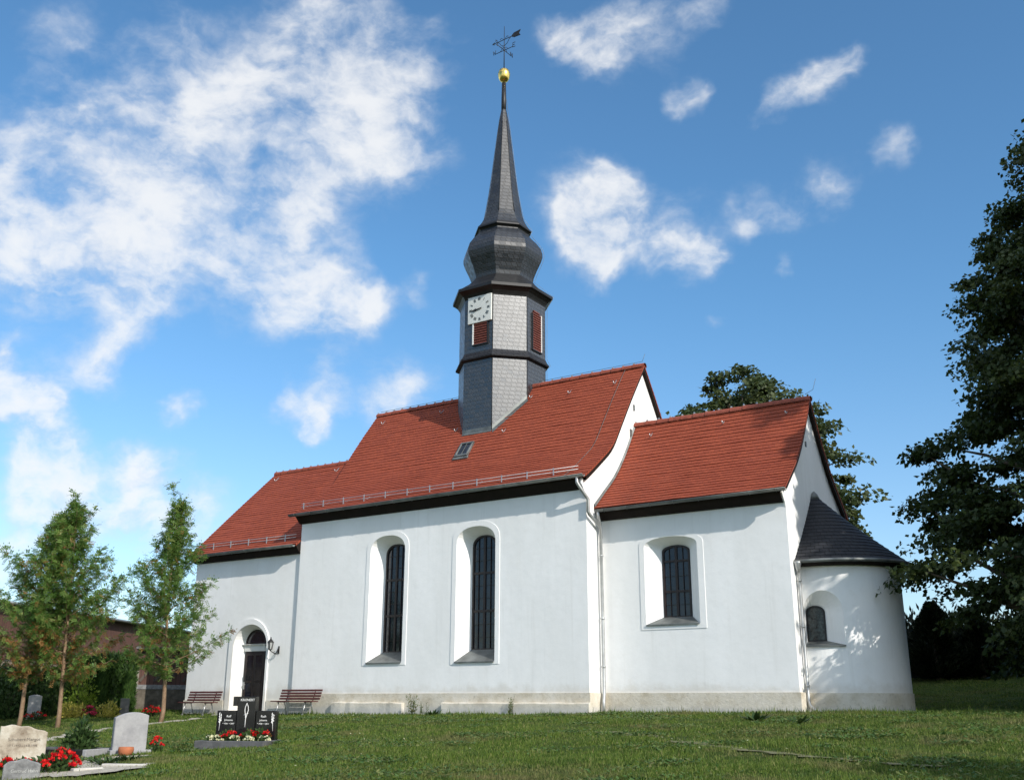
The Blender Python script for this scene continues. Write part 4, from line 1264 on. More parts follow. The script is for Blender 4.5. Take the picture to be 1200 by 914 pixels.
for (x, y, lab) in ((-.50, -.62, 'cream flowers at the left front corner of the black double grave'), (-.33, -.66, 'cream flowers second from the left along the black grave kerb'), (.02, -.62, 'cream flowers before the middle of the black double grave'), (.33, -.64, 'cream flowers right of the middle of the black double grave'), (.58, -.45, 'cream flowers at the right end of the black double grave')):
    bush('primrose', gl(x, y), .10, .12, 60, M['shrub_leaf'], .06, .045, lab, 'flower', 'cream flowers on the black double grave', [('white_petal', 9, .065, .4)], stem=False)

# --- grey rounded headstone with its low kerbs
slx, sly = -2.85, -12.83
r1, _ = slab_stone('gravestone', .62, .60, .16, lambda u: .08*(1-u*u)+.02*u, M['grey_granite'], 'grey granite gravestone with gently arched top and blank face', (slx, sly, gz(slx, sly)+.10), R(66))
mb = MB(); mb.bbox(-.36, .40, -.14, .14, -.2, -.002, .01); mb.build('base', M['grey_granite'], r1)
kx, ky = -3.46, -13.49
kr = empty('grave_border', (kx, ky, gz(kx, ky)), R(22)); tag(kr, 'low grave border of dark and pale granite kerbs round white gravel', 'grave border')
# local: +x towards the right/back (pale), -x along the dark front
mb = MB(); mb.bbox(-1.5, .42, -.50, -.42, -.2, .17, .008); mb.build('front_kerb', M['black_granite'], kr).name = 'kerb'
mb = MB(); mb.bbox(.423, .50, -.50, .55, -.2, .17, .008); mb.build('kerb', M['grey_granite'], kr)
mb = MB(); mb.bbox(-1.5, .42, .47, .55, -.2, .17, .008); mb.build('kerb', M['dark_granite'], kr)
mb = MB(); mb.box(-1.5, .42, -.419, .469, -.2, .12); mb.build('gravel_bed', M['gravel'], kr)
bush('dwarf_conifer', (-3.62, -13.35, gz(-3.62, -13.35)+.1), .27, .55, 900, M['shrub_leaf'], .10, .055, 'small dark green shrub beside the grey arched gravestone', 'shrub')
# --- weathered stone at the left edge
wx, wy = -3.32, -14.72
r2, s2 = slab_stone('gravestone', .78, .45, .22, lambda u: .13*(1-((u+.55)/1.55)**2) + .012*math.sin(u*9), M['weathered_stone'], 'weathered sandstone gravestone with rough arched top and worn lettering', (wx, wy, gz(wx, wy)+.09), R(58))
text_obj('inscription', 'Schubert Margot', .078, M['letter_dark'], r2, TX_(.02, -.113, .34))
text_obj('inscription', '17.1.1912 - 14.8.1998', .056, M['letter_dark'], r2, TX_(.0, -.113, .235))
mb = MB(); mb.bbox(-.5, .5, -.2, .2, -.2, -.002, .015); mb.build('base', M['weathered_stone'], r2)
# --- small grey stone in the bottom corner
fx, fy = -.80, -16.25
r3, s3 = slab_stone('gravestone', .52, .20, .16, lambda u: .085*(1-abs(u)**2.6)+.012*math.sin(u*7+1), M['rough_granite'], 'low rough grey gravestone with pale script at the near left corner', (fx, fy, gz(fx, fy)), R(56))
text_obj('inscription', 'Gertrud Hahn', .066, M['letter_grey'], r3, TX_(.04, -.083, .12))
# red flower mass, with loose red ones left of it
for (x, y, r, h, n, nf, lab) in ((-1.22, -15.38, .33, .32, 420, 40, 'broad clump of bright red flowers beside the weathered gravestone'),
                                (-1.75, -15.62, .22, .20, 200, 14, 'red flowers between the weathered stone and the low grey stone'),
                                (-2.75, -15.35, .16, .14, 110, 6, 'small red flowers at the foot of the weathered gravestone')):
    bush('begonia', (x, y, gz(x, y)), r, h, n, M['shrub_leaf'], .085, .06, lab, 'flower', 'red flowers by the near graves', [('red_petal', nf, .10, .35)], stem=False)
# terracotta bowl
px, py_ = -2.62, -13.05
mb = MB(); mb.lathe([(.07, 0), (.13, .05), (.145, .12), (.135, .17), (.12, .17), (.13, .12), (.02, .10)], (0, 0), 18)
pot = mb.build('flower_pot', M['terracotta']); pot.location = (px, py_, gz(px, py_)); tag(pot, 'round terracotta flower pot in front of the grey arched gravestone', 'flower pot')
bush('begonia', (-2.62, -12.38, gz(-2.62, -12.38)+.02), .13, .26, 90, M['shrub_leaf'], .06, .05, 'small red flowers at the right foot of the grey arched gravestone', 'flower', None, [('red_petal', 7, .08, .4)], stem=False)
# yellowing weeds right of the grey stone
def tall_weed(loc, n, h, label, group, mat='weed', lean=.25):
    root = empty('weed', loc); tag(root, label, 'weed', group)
    mb = MB(); P = []; D = []; N = []
    for k in range(n):
        a = rng.random()*6.28; q = lean*h*rng.random(); hh = h*(.6+.4*rng.random())
        b0 = np.array([.05*rng.normal(), .05*rng.normal(), -.02]); tip = b0+np.array([q*math.cos(a), q*math.sin(a), hh])
        mid = (b0+tip)/2+np.array([0, 0, .08*h])
        mb.tube([b0, mid, tip], [.006, .004, .002], 4)
        for t in np.linspace(.2, 1, 7):
            p = b0+(tip-b0)*t; P.append(p); d = rdir(1)[0]; d[2] = abs(d[2])+.3; D.append(d); N.append(rdir(1)[0])
    leaf_mesh('foliage', np.array(P), np.array(D), np.array(N), h*.16, h*.05, M[mat], root)
    mb.build('stem', M['weed'], root)
    return root
tall_weed((-2.1, -12.3, gz(-2.1, -12.3)), 7, .45, 'thin yellowing weed stalks right of the grey arched gravestone', None)
# gravel yard between the graves, with two long pale kerb slabs
def sheet(name, pts, mat, label, cat, kind, lift=-.004):
    mb = MB()
    P2 = [Vector((p[0], p[1], 0)) for p in pts]
    # dense fill so that the sheet follows the ground
    xs = [p[0] for p in pts]; ys = [p[1] for p in pts]
    st = .22
    nx = int((max(xs)-min(xs))/st)+2; ny = int((max(ys)-min(ys))/st)+2
    def inside(x, y):
        c = False; j = len(pts)-1
        for i in range(len(pts)):
            if (pts[i][1] > y) != (pts[j][1] > y) and x < (pts[j][0]-pts[i][0])*(y-pts[i][1])/(pts[j][1]-pts[i][1]+1e-12)+pts[i][0]: c = not c
            j = i
        return c
    grid = {}
    for i in range(nx+1):
        for j in range(ny+1):
            x = min(xs)+i*st; y = min(ys)+j*st
            wx_ = x+.07*math.sin(y*9+x*3); wy_ = y+.07*math.sin(x*8)
            grid[i, j] = (wx_, wy_, gz(wx_, wy_)+lift+.025)
    for i in range(nx):
        for j in range(ny):
            x = min(xs)+(i+.5)*st; y = min(ys)+(j+.5)*st
            if inside(x, y): mb.poly([grid[i, j], grid[i+1, j], grid[i+1, j+1], grid[i, j+1]], None, True)
    o = mb.build(name, mat); tag(o, label, cat, None, kind); return o
YARD = [(-0.5, -16.2), (-0.05, -15.51), (-0.07, -14.52), (-0.64, -14.05), (-1.21, -14.56), (-2.0, -14.06), (-2.2, -13.5), (-1.9, -12.8), (-2.64, -13.04), (-2.72, -13.86), (-2.63, -14.14), (-1.97, -14.98), (-1.6, -15.6)]
sheet('gravel_path', YARD, M['gravel'], 'pale gravel between the near graves', 'path', 'structure')
for (x, y, L, rz, lab) in ((-.81, -15.1, .5, R(80), 'pale concrete kerb slab in front of the broad red flower clump'), (-.75, -14.45, .75, R(25), 'pale concrete kerb slab lying between gravel and lawn')):
    mb = MB(); mb.bbox(-L/2, L/2, -.07, .07, -.1, .05, .012); o = mb.build('kerb_slab', M['concrete']); o.location = (x, y, gz(x, y)); o.rotation_euler = (0, 0, rz)
    tag(o, lab, 'kerb', 'kerb slabs by the graves')
# worn trail across the lawn
TR = [(4.1, -6.35), (5.4, -7.35), (6.6, -8.35), (7.7, -9.2), (8.8, -9.98), (9.7, -10.5), (10.6, -10.9), (11.6, -11.3), (12.6, -11.62), (14.5, -12.2)]
TRL = [(x, y+.16+.09*math.sin(k*2.1)) for k, (x, y) in enumerate(TR)] + [(x, y-.16-.09*math.sin(k*1.7)) for k, (x, y) in reversed(list(enumerate(TR)))]
def trail(TR, wid, label, mat):
    mb = MB(); P = np.array(TR); s = np.linspace(0, len(TR)-1, 90)
    X = np.interp(s, range(len(TR)), P[:, 0]); Y = np.interp(s, range(len(TR)), P[:, 1])
    L = []; Rr = []
    for k in range(90):
        dx, dy_ = X[min(89, k+1)]-X[max(0, k-1)], Y[min(89, k+1)]-Y[max(0, k-1)]; n = math.hypot(dx, dy_)
        w = wid*(1+.35*math.sin(k*.7)+.3*rng.normal()); w = max(.03, w)
        nx_, ny_ = -dy_/n, dx/n
        L.append((X[k]+nx_*w, Y[k]+ny_*w, gz(X[k], Y[k])+.010)); Rr.append((X[k]-nx_*w, Y[k]-ny_*w, gz(X[k], Y[k])+.010))
    mb.loft([L, Rr], False, False, True)
    o = mb.build('trodden_path', mat); tag(o, label, 'path', None, 'structure')
trail(TR[:-2], .24, 'narrow trodden earth trail crossing the lawn below the apse', M['dirt'])
TR2 = [(-8.2, -11.8), (-9.16, -10.57), (-10.06, -9.4), (-11.06, -8.11), (-11.79, -6.93), (-12.15, -5.96), (-12.67, -4.6), (-13.0, -3.0), (-13.9, -1.2)]
trail(TR2, .22, 'narrow gravel path leading to the church door', M['gravel'])

# --- far graves and planting by the hedge
r4, _ = slab_stone('gravestone', .30, .62, .14, lambda u: 0.0, M['dark_granite'], 'narrow dark grey gravestone against the clipped hedge', (-17.5, -2.2, gz(-17.5, -2.2)), R(50))
r5, _ = slab_stone('gravestone', .42, .75, .14, lambda u: .05*(1-u*u), M['grey_granite'], 'dull grey gravestone behind the left rowan stems', (-19.6, -4.3, gz(-19.6, -4.3)), R(52))
bush('yellow_shrub', (-18.5, -3.55, gz(-18.5, -3.55)), .52, .50, 700, M['yellow_leaf'], .10, .06, 'low bright yellow shrub in front of the hedge', 'shrub')
bush('yellow_shrub', (-17.75, -2.65, gz(-17.75, -2.65)), .42, .52, 420, M['yellow_leaf'], .10, .06, 'spiky yellow green shrub beside the narrow dark gravestone', 'shrub')
bush('flowering_shrub', (-18.15, -3.15, gz(-18.15, -3.15)), .26, .36, 200, M['shrub_leaf'], .08, .05, 'pink flowering plant between the two yellow shrubs', 'flower', None, [('pink_petal', 22, .12, .3)])
bush('flowering_shrub', (-16.75, -1.55, gz(-16.75, -1.55)), .34, .36, 260, M['shrub_leaf'], .08, .05, 'red flowering plant right of the narrow dark gravestone', 'flower', None, [('red_petal', 14, .12, .4)])
bush('flowering_shrub', (-19.15, -4.5, gz(-19.15, -4.5)), .34, .25, 200, M['shrub_leaf'], .08, .05, 'dark red flowers in front of the dull grey gravestone', 'flower', None, [('red_petal', 10, .10, .4)])
bush('lime_shrub', (-19.35, -2.75, gz(-19.35, -2.75)), .55, 1.45, 1300, M['lime_leaf'], .12, .07, 'tall lime green bush with sunlight in its colour at the left end of the hedge', 'shrub')
bush('green_shrub', (-20.6, -4.6, gz(-20.6, -4.6)), .7, 1.25, 1200, M['shrub_leaf'], .12, .07, 'dark green bush behind the left rowan stems', 'shrub')
bush('green_shrub', (-15.1, -8.6, gz(-15.1, -8.6)), .28, .30, 260, M['shrub_leaf'], .09, .05, 'low green plant at the foot of the left rowan', 'shrub')
# weeds along the church wall and in the lawn
for (x, y, n, h, lab) in ((-5.95, -.42, 14, .62, 'tall pale weed stalks in the gap of the wall ledge'), (-5.6, -.40, 9, .42, 'shorter weed stalks right of the ledge gap'), (-2.45, -.30, 10, .50, 'thin weed stalks growing at the nave wall below the right window')):
    tall_weed((x, y, gz(x, y)), n, h, lab, 'weeds along the nave wall')
def dock(x, y, r, n, lab):
    a = rng.random(n)*6.28; P = np.stack([.05*np.cos(a), .05*np.sin(a), np.zeros(n)], 1); D = np.stack([np.cos(a), np.sin(a), .35+.5*rng.random(n)], 1)
    N = np.stack([-.4*np.cos(a), -.4*np.sin(a), np.ones(n)], 1)
    o = leaf_mesh('dock_plant', P, D, N, r*(.6+.5*rng.random(n)), r*.28, M['shrub_leaf']); o.location = (x, y, gz(x, y)); tag(o, lab, 'weed', 'leafy weeds in the lawn')
dock(6.0, -3.2, .42, 22, 'large broad leaved dock plant in the lawn near the chancel corner')
dock(7.2, -3.8, .30, 16, 'smaller broad leaved weed right of the large dock plant')
dock(5.4, -7.6, .22, 14, 'flat leafy weed beside the upper end of the trail')
for (x, y) in ((-1.91, -14.13), (-1.79, -13.9), (-1.75, -13.6), (-1.55, -14.2), (-1.3, -14.4)):
    dock(x, y, .22, 26, 'ragged weed tuft growing through the gravel by the terracotta pot')
dock(-4.6, -1.2, .35, 24, 'leafy weed in front of the wall ledge gap')
# clover and low broad weeds in drifts
def clover():
    P = []
    g = np.random.default_rng(3)
    for k in range(150):
        cx_, cy_ = -9+24*g.random(), -16+15.5*g.random()
        if cy_ > -1 and cx_ < 6 and cy_ > .5: continue
        r_ = .25+.75*g.random(); m_ = int(70+230*r_*g.random())
        q = g.normal(size=(m_, 2))*r_*.5+np.array([cx_, cy_]); P.append(q)
    P = np.concatenate(P); P = P[(P[:, 1] < -.3)]
    n = len(P); a = g.random(n)*6.28
    Z = ground(P[:, 0], P[:, 1])+.03+.03*g.random(n)
    leaf_mesh('clover', np.stack([P[:, 0], P[:, 1], Z], 1), np.stack([np.cos(a), np.sin(a), .15+.4*g.random(n)], 1), np.stack([0*a, 0*a, 1+0*a], 1)+g.normal(size=(n, 3))*.25, .045+.05*g.random(n), .03+.025*g.random(n), M['clover'])
    tag(bpy.data.objects['clover'], 'clover and small broad leaved weeds in drifts through the lawn', 'ground cover', None, 'stuff')
clover()
# daisies
P = []
for (x, y, sx, sy, n) in ((-6.8, -3.2, 1.6, 1.0, 26), (-8.0, -2.2, 1.0, .6, 12), (-.6, -9.0, 1.4, .9, 10), (2.5, -12.5, 3.0, 1.5, 8), (6, -10, 4, 2, 8)):
    for k in range(n):
        a, b_ = x+rng.normal()*sx, y+rng.normal()*sy*.6
        P.append((a, b_, gz(a, b_)+.07))
P = np.repeat(np.array(P), 6, 0); D = rdir(len(P)); D[:, 2] = .25
o = leaf_mesh('daisies', P, D, np.tile([0, 0, 1.0], (len(P), 1)), .022, .018, M['white_petal']); tag(o, 'tiny white daisies scattered over the lawn', 'wildflowers', None, 'stuff')

# ---------------------------------------------------------------- barn, walls, hedges
bt = empty('barn', (-30.5, 4.0, -.4), math.atan2(8.57, -4.3)); tag(bt, 'long dark brown plank barn with a low grey roof behind the hedge', 'barn')
# local x runs along the wall (towards the back), local -y... front faces the churchyard
mb = MB(); mb.box(-16, 13, -.12, 0, 2.15, 4.42); mb.build('plank_wall', M['planks'], bt)
mb = MB(); mb.box(-16, 13, -.05, .3, -.4, 2.145); mb.build('wall', M['pale_render'], bt)
mb = MB()
mb.loft([[(-16.4, -.55, 4.38), (-16.4, 6, 4.6), (-16.4, 6, 4.75), (-16.4, -.55, 4.50)], [(13.4, -.55, 4.38), (13.4, 6, 4.6), (13.4, 6, 4.75), (13.4, -.55, 4.50)]], True, True)
mb.build('roof', M['roof_felt'], bt)
mb = MB(); mb.tube([(-16.4, -.60, 4.44), (13.4, -.60, 4.44)], .06, 8); mb.build('gutter', M['zinc'], bt)
bt.rotation_euler = (0, 0, math.atan2(8.57, -4.3))

# hut right of the hedge
sx_, sy_ = -20.6, 2.6
sh = empty('plank_hut', (sx_, sy_, gz(sx_, sy_)), R(50)); tag(sh, 'small dark plank hut on a grey stone footing beside the hedge', 'hut')
mb = MB(); mb.box(-1.6, 2.6, -.05, 2.0, .98, 2.35); mb.build('plank_wall', M['planks'], sh)
mb = MB(); mb.box(-1.65, 2.65, -.10, 2.0, -.3, .80); mb.build('footing', M['dark_rubble'], sh)
mb = MB(); mb.box(-1.66, 2.66, -.12, 2.0, .803, .975); mb.build('ledge', M['rough_granite'], sh)
mb = MB()
for k in range(6):
    mb.box(-1.3+.55*k, -1.2+.55*k, -.09, -.055, 1.0, 2.2, Matrix.Translation((-1.25+.55*k, 0, 1.5)) @ Matrix.Rotation(R(38), 4, 'Y') @ Matrix.Translation((1.25-.55*k, 0, -1.5)))
mb.build('brace', M['grey_planks'], sh)
mb = MB(); mb.box(-1.8, 2.8, -.35, 2.3, 2.36, 2.45); mb.build('roof', M['roof_felt'], sh)

# rubble wall at the left edge
mb = MB()
n = 10
rings = []
for x in np.linspace(-2.6, .55, n+1):
    rings.append([(x, -.2+rng.normal()*.02, -.4), (x, -.2+rng.normal()*.02, 1.1), (x, -.17, 1.42+rng.normal()*.03), (x, .17, 1.42+rng.normal()*.03), (x, .2, -.4)])
mb.loft(rings, True, True)
o = mb.build('rubble_wall', M['rubble']); o.location = (-22.6, -5.6, -.45); o.rotation_euler = (0, 0, R(52)); tag(o, 'pale pinkish rubble wall at the left edge of the churchyard', 'wall')

def hedge(name, a, b, w, h, n, mat, L, W, label, group=None, top_rag=.12):
    """clipped hedge from a to b: dark twiggy inside, leaf sprays through its skin"""
    a = np.array(a, float); b = np.array(b, float); ln = np.linalg.norm(b-a)
    rz = math.atan2(b[1]-a[1], b[0]-a[0]); c = (a+b)/2; z0 = gz(c[0], c[1])
    root = empty(name, (c[0], c[1], z0), rz); tag(root, label, 'hedge', group)
    u = (rng.random(n)-.5)*ln; f = rng.random(n)
    area = np.array([h, h, w, .35*h]); pick = rng.choice(4, n, p=area/area.sum())
    P = np.zeros((n, 3)); N = np.zeros((n, 3))
    wob = .07*np.sin(u*3.1)+.05*np.sin(u*7.3+1)
    dep = np.abs(rng.normal(0, .09, n))
    for k, (nx_, ny_) in enumerate(((0, -1), (0, 1))):
        m_ = pick == k; P[m_] = np.stack([u[m_], ny_*(w/2+wob[m_]-dep[m_]), f[m_]*h], 1); N[m_] = (0, ny_, .2)
    m_ = pick == 2; P[m_] = np.stack([u[m_], (f[m_]-.5)*w, h+wob[m_]+rng.normal(0, top_rag, m_.sum())*.6-dep[m_]*.3], 1); N[m_] = (0, 0, 1)
    m_ = pick == 3; s = np.where(rng.random(m_.sum()) < .5, -1, 1); P[m_] = np.stack([s*(ln/2-dep[m_]), (rng.random(m_.sum())-.5)*w, f[m_]*h], 1); N[m_] = np.stack([s, 0*s, .2+0*s], 1)
    D = N*.6+rdir(n)*.7+np.array([0, 0, .8])
    leaf_mesh('foliage', P, D, N+rdir(n)*.7, L*(.6+.8*rng.random(n)), W, mat, root)
    mb = MB()
    q = np.linspace(-ln/2+.12, ln/2-.12, max(3, int(ln/.5)))
    mb.loft([[(x, -w/2+.14, -.1), (x, -w/2+.14+.03*math.sin(x*5), h-.16), (x, w/2-.14, h-.16+.03*math.sin(x*4)), (x, w/2-.14, -.1)] for x in q], True, True)
    mb.build('twigs', mat, root)
    return root
hedge('clipped_hedge', (-20.5, -2.9), (-19.0, -.75), 1.2, 1.92, 8000, M['thuja'], .16, .05, 'tall clipped dark green conifer hedge left of the church')
hedge('clipped_hedge', (-23.2, -6.9), (-20.0, -2.4), 1.2, 1.55, 9000, M['shrub_leaf'], .16, .09, 'lower leafy hedge behind the two left rowan stems')
for (x, y, h, lab) in ((-19.2, -2.0, 1.55, 'slim green conifer column at the left of the clipped hedge'), (-18.55, -1.35, 1.45, 'slim green conifer column before the middle of the clipped hedge')):
    n = 1500; t = rng.random(n)**.8; a = rng.random(n)*6.28; rr = .26*np.sqrt(np.maximum(0, 1-t**3))*(.75+.3*rng.random(n))
    root = empty('column_conifer', (x, y, gz(x, y))); tag(root, lab, 'conifer', 'slim conifers by the hedge')
    leaf_mesh('foliage', np.stack([rr*np.cos(a), rr*np.sin(a), t*h], 1), np.stack([.3*np.cos(a), .3*np.sin(a), np.ones(n)], 1), np.stack([np.cos(a), np.sin(a), 0*a], 1)+rdir(n)*.5, .14, .045, M['thuja'], root)
    mb = MB(); mb.tube([(0, 0, -.05), (0, 0, h*.9)], [.04, .01], 6); mb.build('trunk', M['bark'], root)
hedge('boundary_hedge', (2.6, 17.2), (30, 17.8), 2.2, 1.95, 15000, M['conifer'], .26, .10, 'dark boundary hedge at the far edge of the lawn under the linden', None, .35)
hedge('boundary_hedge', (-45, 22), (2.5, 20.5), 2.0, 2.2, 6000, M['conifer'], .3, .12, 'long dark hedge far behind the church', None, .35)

def conifer(name, loc, r, h, n, mat, label, cat='conifer', group=None):
    root = empty(name, loc); tag(root, label, cat, group)
    t = rng.random(n)**1.15; a = rng.random(n)*6.28
    lob = 1+.22*np.sin(a*5+t*9)+.18*np.sin(a*3-t*14)
    rr = r*(1-t)**.75*np.minimum(1, .35+t*6)*lob*(.55+.45*rng.random(n)**.5)
    P = np.stack([rr*np.cos(a), rr*np.sin(a), .05+t*h], 1)
    D = np.stack([np.cos(a), np.sin(a), .45+.5*t], 1)+rdir(n)*.35
    leaf_mesh('foliage', P, D, rdir(n)+np.array([0, 0, .8]), .22, .07, mat, root)
    mb = MB(); mb.tube([(0, 0, -.1), (0, 0, h*.92)], [.09, .01], 6); mb.build('trunk', M['bark'], root)
    return root
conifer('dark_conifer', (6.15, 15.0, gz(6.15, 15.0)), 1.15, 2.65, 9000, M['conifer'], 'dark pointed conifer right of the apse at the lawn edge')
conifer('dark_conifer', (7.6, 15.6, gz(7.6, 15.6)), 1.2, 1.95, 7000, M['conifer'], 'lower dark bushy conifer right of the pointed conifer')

# ---------------------------------------------------------------- trees
def limb(mb, p0, p1, r0, r1, sagf=.12, n=5, seg=6):
    p0 = np.array(p0); p1 = np.array(p1); d = p1-p0; L = np.linalg.norm(d)
    side = rng.normal(size=3)*L*.05
    pts = [p0+d*t+np.array([0, 0, 1])*L*sagf*math.sin(math.pi*t)+side*math.sin(math.pi*t) for t in np.linspace(0, 1, n)]
    mb.tube(pts, list(np.linspace(r0, r1, n)), seg)

def broadleaf(name, loc, H, prof, nclump, nleaf, L, W, mat, label, cat, group=None, trunk_r=.32, csize=.62, bias=.5, seed=1, cut=None, shell=(.42, 1.02)):
    """crown of leaf clumps on limbs.  prof: [(height fraction, radius)]"""
    global rng
    keep = rng; rng = np.random.default_rng(seed)
    root = empty(name, loc); tag(root, label, cat, group)
    hs = np.array([p[0] for p in prof])*H; rs = np.array([p[1] for p in prof])
    cen = []
    while len(cen) < nclump:
        z = hs[0]+(hs[-1]-hs[0])*rng.random(); Rm = np.interp(z, hs, rs)
        if rng.random() > (Rm/rs.max())**1.2+.05: continue
        a = rng.random()*2*math.pi
        lob = 1+.16*math.sin(3*a+z*.8)+.14*math.sin(5*a-z*1.3)+.10*math.sin(2*a+z*2.1)
        f = shell[0]+(shell[1]-shell[0])*rng.random()**bias
        p = np.array([Rm*f*lob*math.cos(a), Rm*f*lob*math.sin(a), z])
        if cut and cut(p+np.array(loc)): continue
        cen.append(p)
    cen = np.array(cen)
    mb = MB()
    tp = [np.array([0, 0, -.2])] + [np.array([.12*math.sin(z*.5), .10*math.cos(z*.6)-.1, z]) for z in np.linspace(.4, H*.88, 12)]
    mb.tube(tp, list(np.concatenate([[trunk_r*1.35], np.linspace(trunk_r, .03, 12)])), 10)
    mb.build('trunk', M['bark'], root)
    lb = MB()
    order = rng.permutation(len(cen))
    for k in order[:min(len(cen), 130)]:
        p = cen[k]; rad = math.hypot(p[0], p[1]); zb = max(hs[0]*.75, p[2]-.55*rad-.5); zb = min(zb, H*.82)
        r0 = trunk_r*.38*(1-zb/H)+.02
        limb(lb, (.1*math.sin(zb*.5), 0, zb), p, r0, .012, .06)
    lb.build('limbs', M['bark'], root)
    per = rng.multinomial(nleaf, np.full(len(cen), 1/len(cen)))
    idx = np.repeat(np.arange(len(cen)), per); n = len(idx)
    out = cen-np.array([0, 0, 1])*0; out = cen/np.maximum(.3, np.linalg.norm(cen[:, :2], axis=1, keepdims=True)); out[:, 2] = -.25
    sz = csize*(.55+.75*rng.random(len(cen)))
    # flattened sprays, longer along the outward direction
    g = rng.normal(size=(n, 3)); g /= np.linalg.norm(g, axis=1, keepdims=True); g *= (rng.random(n)**.6)[:, None]
    o = out[idx]; oh = o.copy(); oh[:, 2] = 0; oh /= np.maximum(1e-6, np.linalg.norm(oh, axis=1, keepdims=True))
    th = np.stack([-oh[:, 1], oh[:, 0], np.zeros(n)], 1)
    q = oh*g[:, :1]*1.25+th*g[:, 1:2]*.95
    q[:, 2] = g[:, 2]*.42-.28*(q*oh).sum(1)*np.abs(g[:, 0])
    P = cen[idx]+q*sz[idx][:, None]
    D = oh*.6+rng.normal(size=(n, 3))*.7+np.array([0, 0, -.55])
    N = rng.normal(size=(n, 3))*.55+oh*.35+np.array([0, 0, .8])
    sc_ = .65+.7*rng.random(n)
    tone = np.clip(rng.random(len(cen))[idx]*.55+rng.random(n)*.45, 0, 1)
    leaf_mesh('crown', P, D, N, L*sc_, W*sc_, mat, root, tone)
    rng = keep
    return root

# large linden at the right edge; it stands in the shade of the ones beyond the frame
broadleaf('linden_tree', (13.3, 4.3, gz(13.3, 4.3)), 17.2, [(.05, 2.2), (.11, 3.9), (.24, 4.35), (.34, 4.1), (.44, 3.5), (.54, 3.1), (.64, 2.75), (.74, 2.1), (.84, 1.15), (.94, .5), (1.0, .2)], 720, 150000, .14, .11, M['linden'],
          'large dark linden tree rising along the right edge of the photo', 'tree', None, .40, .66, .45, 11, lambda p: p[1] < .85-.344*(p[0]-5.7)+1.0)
# its neighbours, beyond the right edge of the picture
nb = [(20.5, 9.0, 18.0, 5), (19.8, .4, 21.0, 6), (27.5, .6, 22.0, 7)]
first = None
for (x, y, H, s_) in nb:
    cut_ = lambda p: p[1] < .85-.344*(p[0]-5.7)+1.15
    o = broadleaf('linden_tree', (x, y, gz(x, y)), H, [(.08, 1.5), (.16, 3.8), (.36, 4.4), (.55, 4.0), (.72, 3.1), (.88, 1.7), (1.0, .3)], 400, 60000, .26, .22, M['linden'],
              ['linden tree beyond the right edge, north of the row', 'linden tree beyond the right edge, nearest the lawn', 'linden tree farthest beyond the right edge'][s_-5], 'tree', 'lindens beyond the right edge', .36, .8, .5, s_, cut_)
# small round tree whose shadow falls on the near right of the lawn
broadleaf('young_tree', (23.7, -15.35, gz(23.7, -15.35)), 8.2, [(.38, .9), (.5, 1.9), (.7, 2.0), (.88, 1.3), (1, .3)], 110, 11000, .16, .13, M['linden'], 'young round tree beyond the right edge near the viewer', 'tree', None, .12, .6, .5, 21)
# sunlit tree behind the chancel roof
broadleaf('linden_tree', (-1.3, 16.4, gz(-1.3, 16.4)), 14.4, [(.18, 1.6), (.30, 3.4), (.45, 4.3), (.60, 4.35), (.74, 3.9), (.86, 2.9), (.95, 1.6), (1, .5)], 300, 46000, .20, .16, M['linden_far'], 'green linden tree behind the chancel roof', 'tree', None, .35, .75, .4, 31)

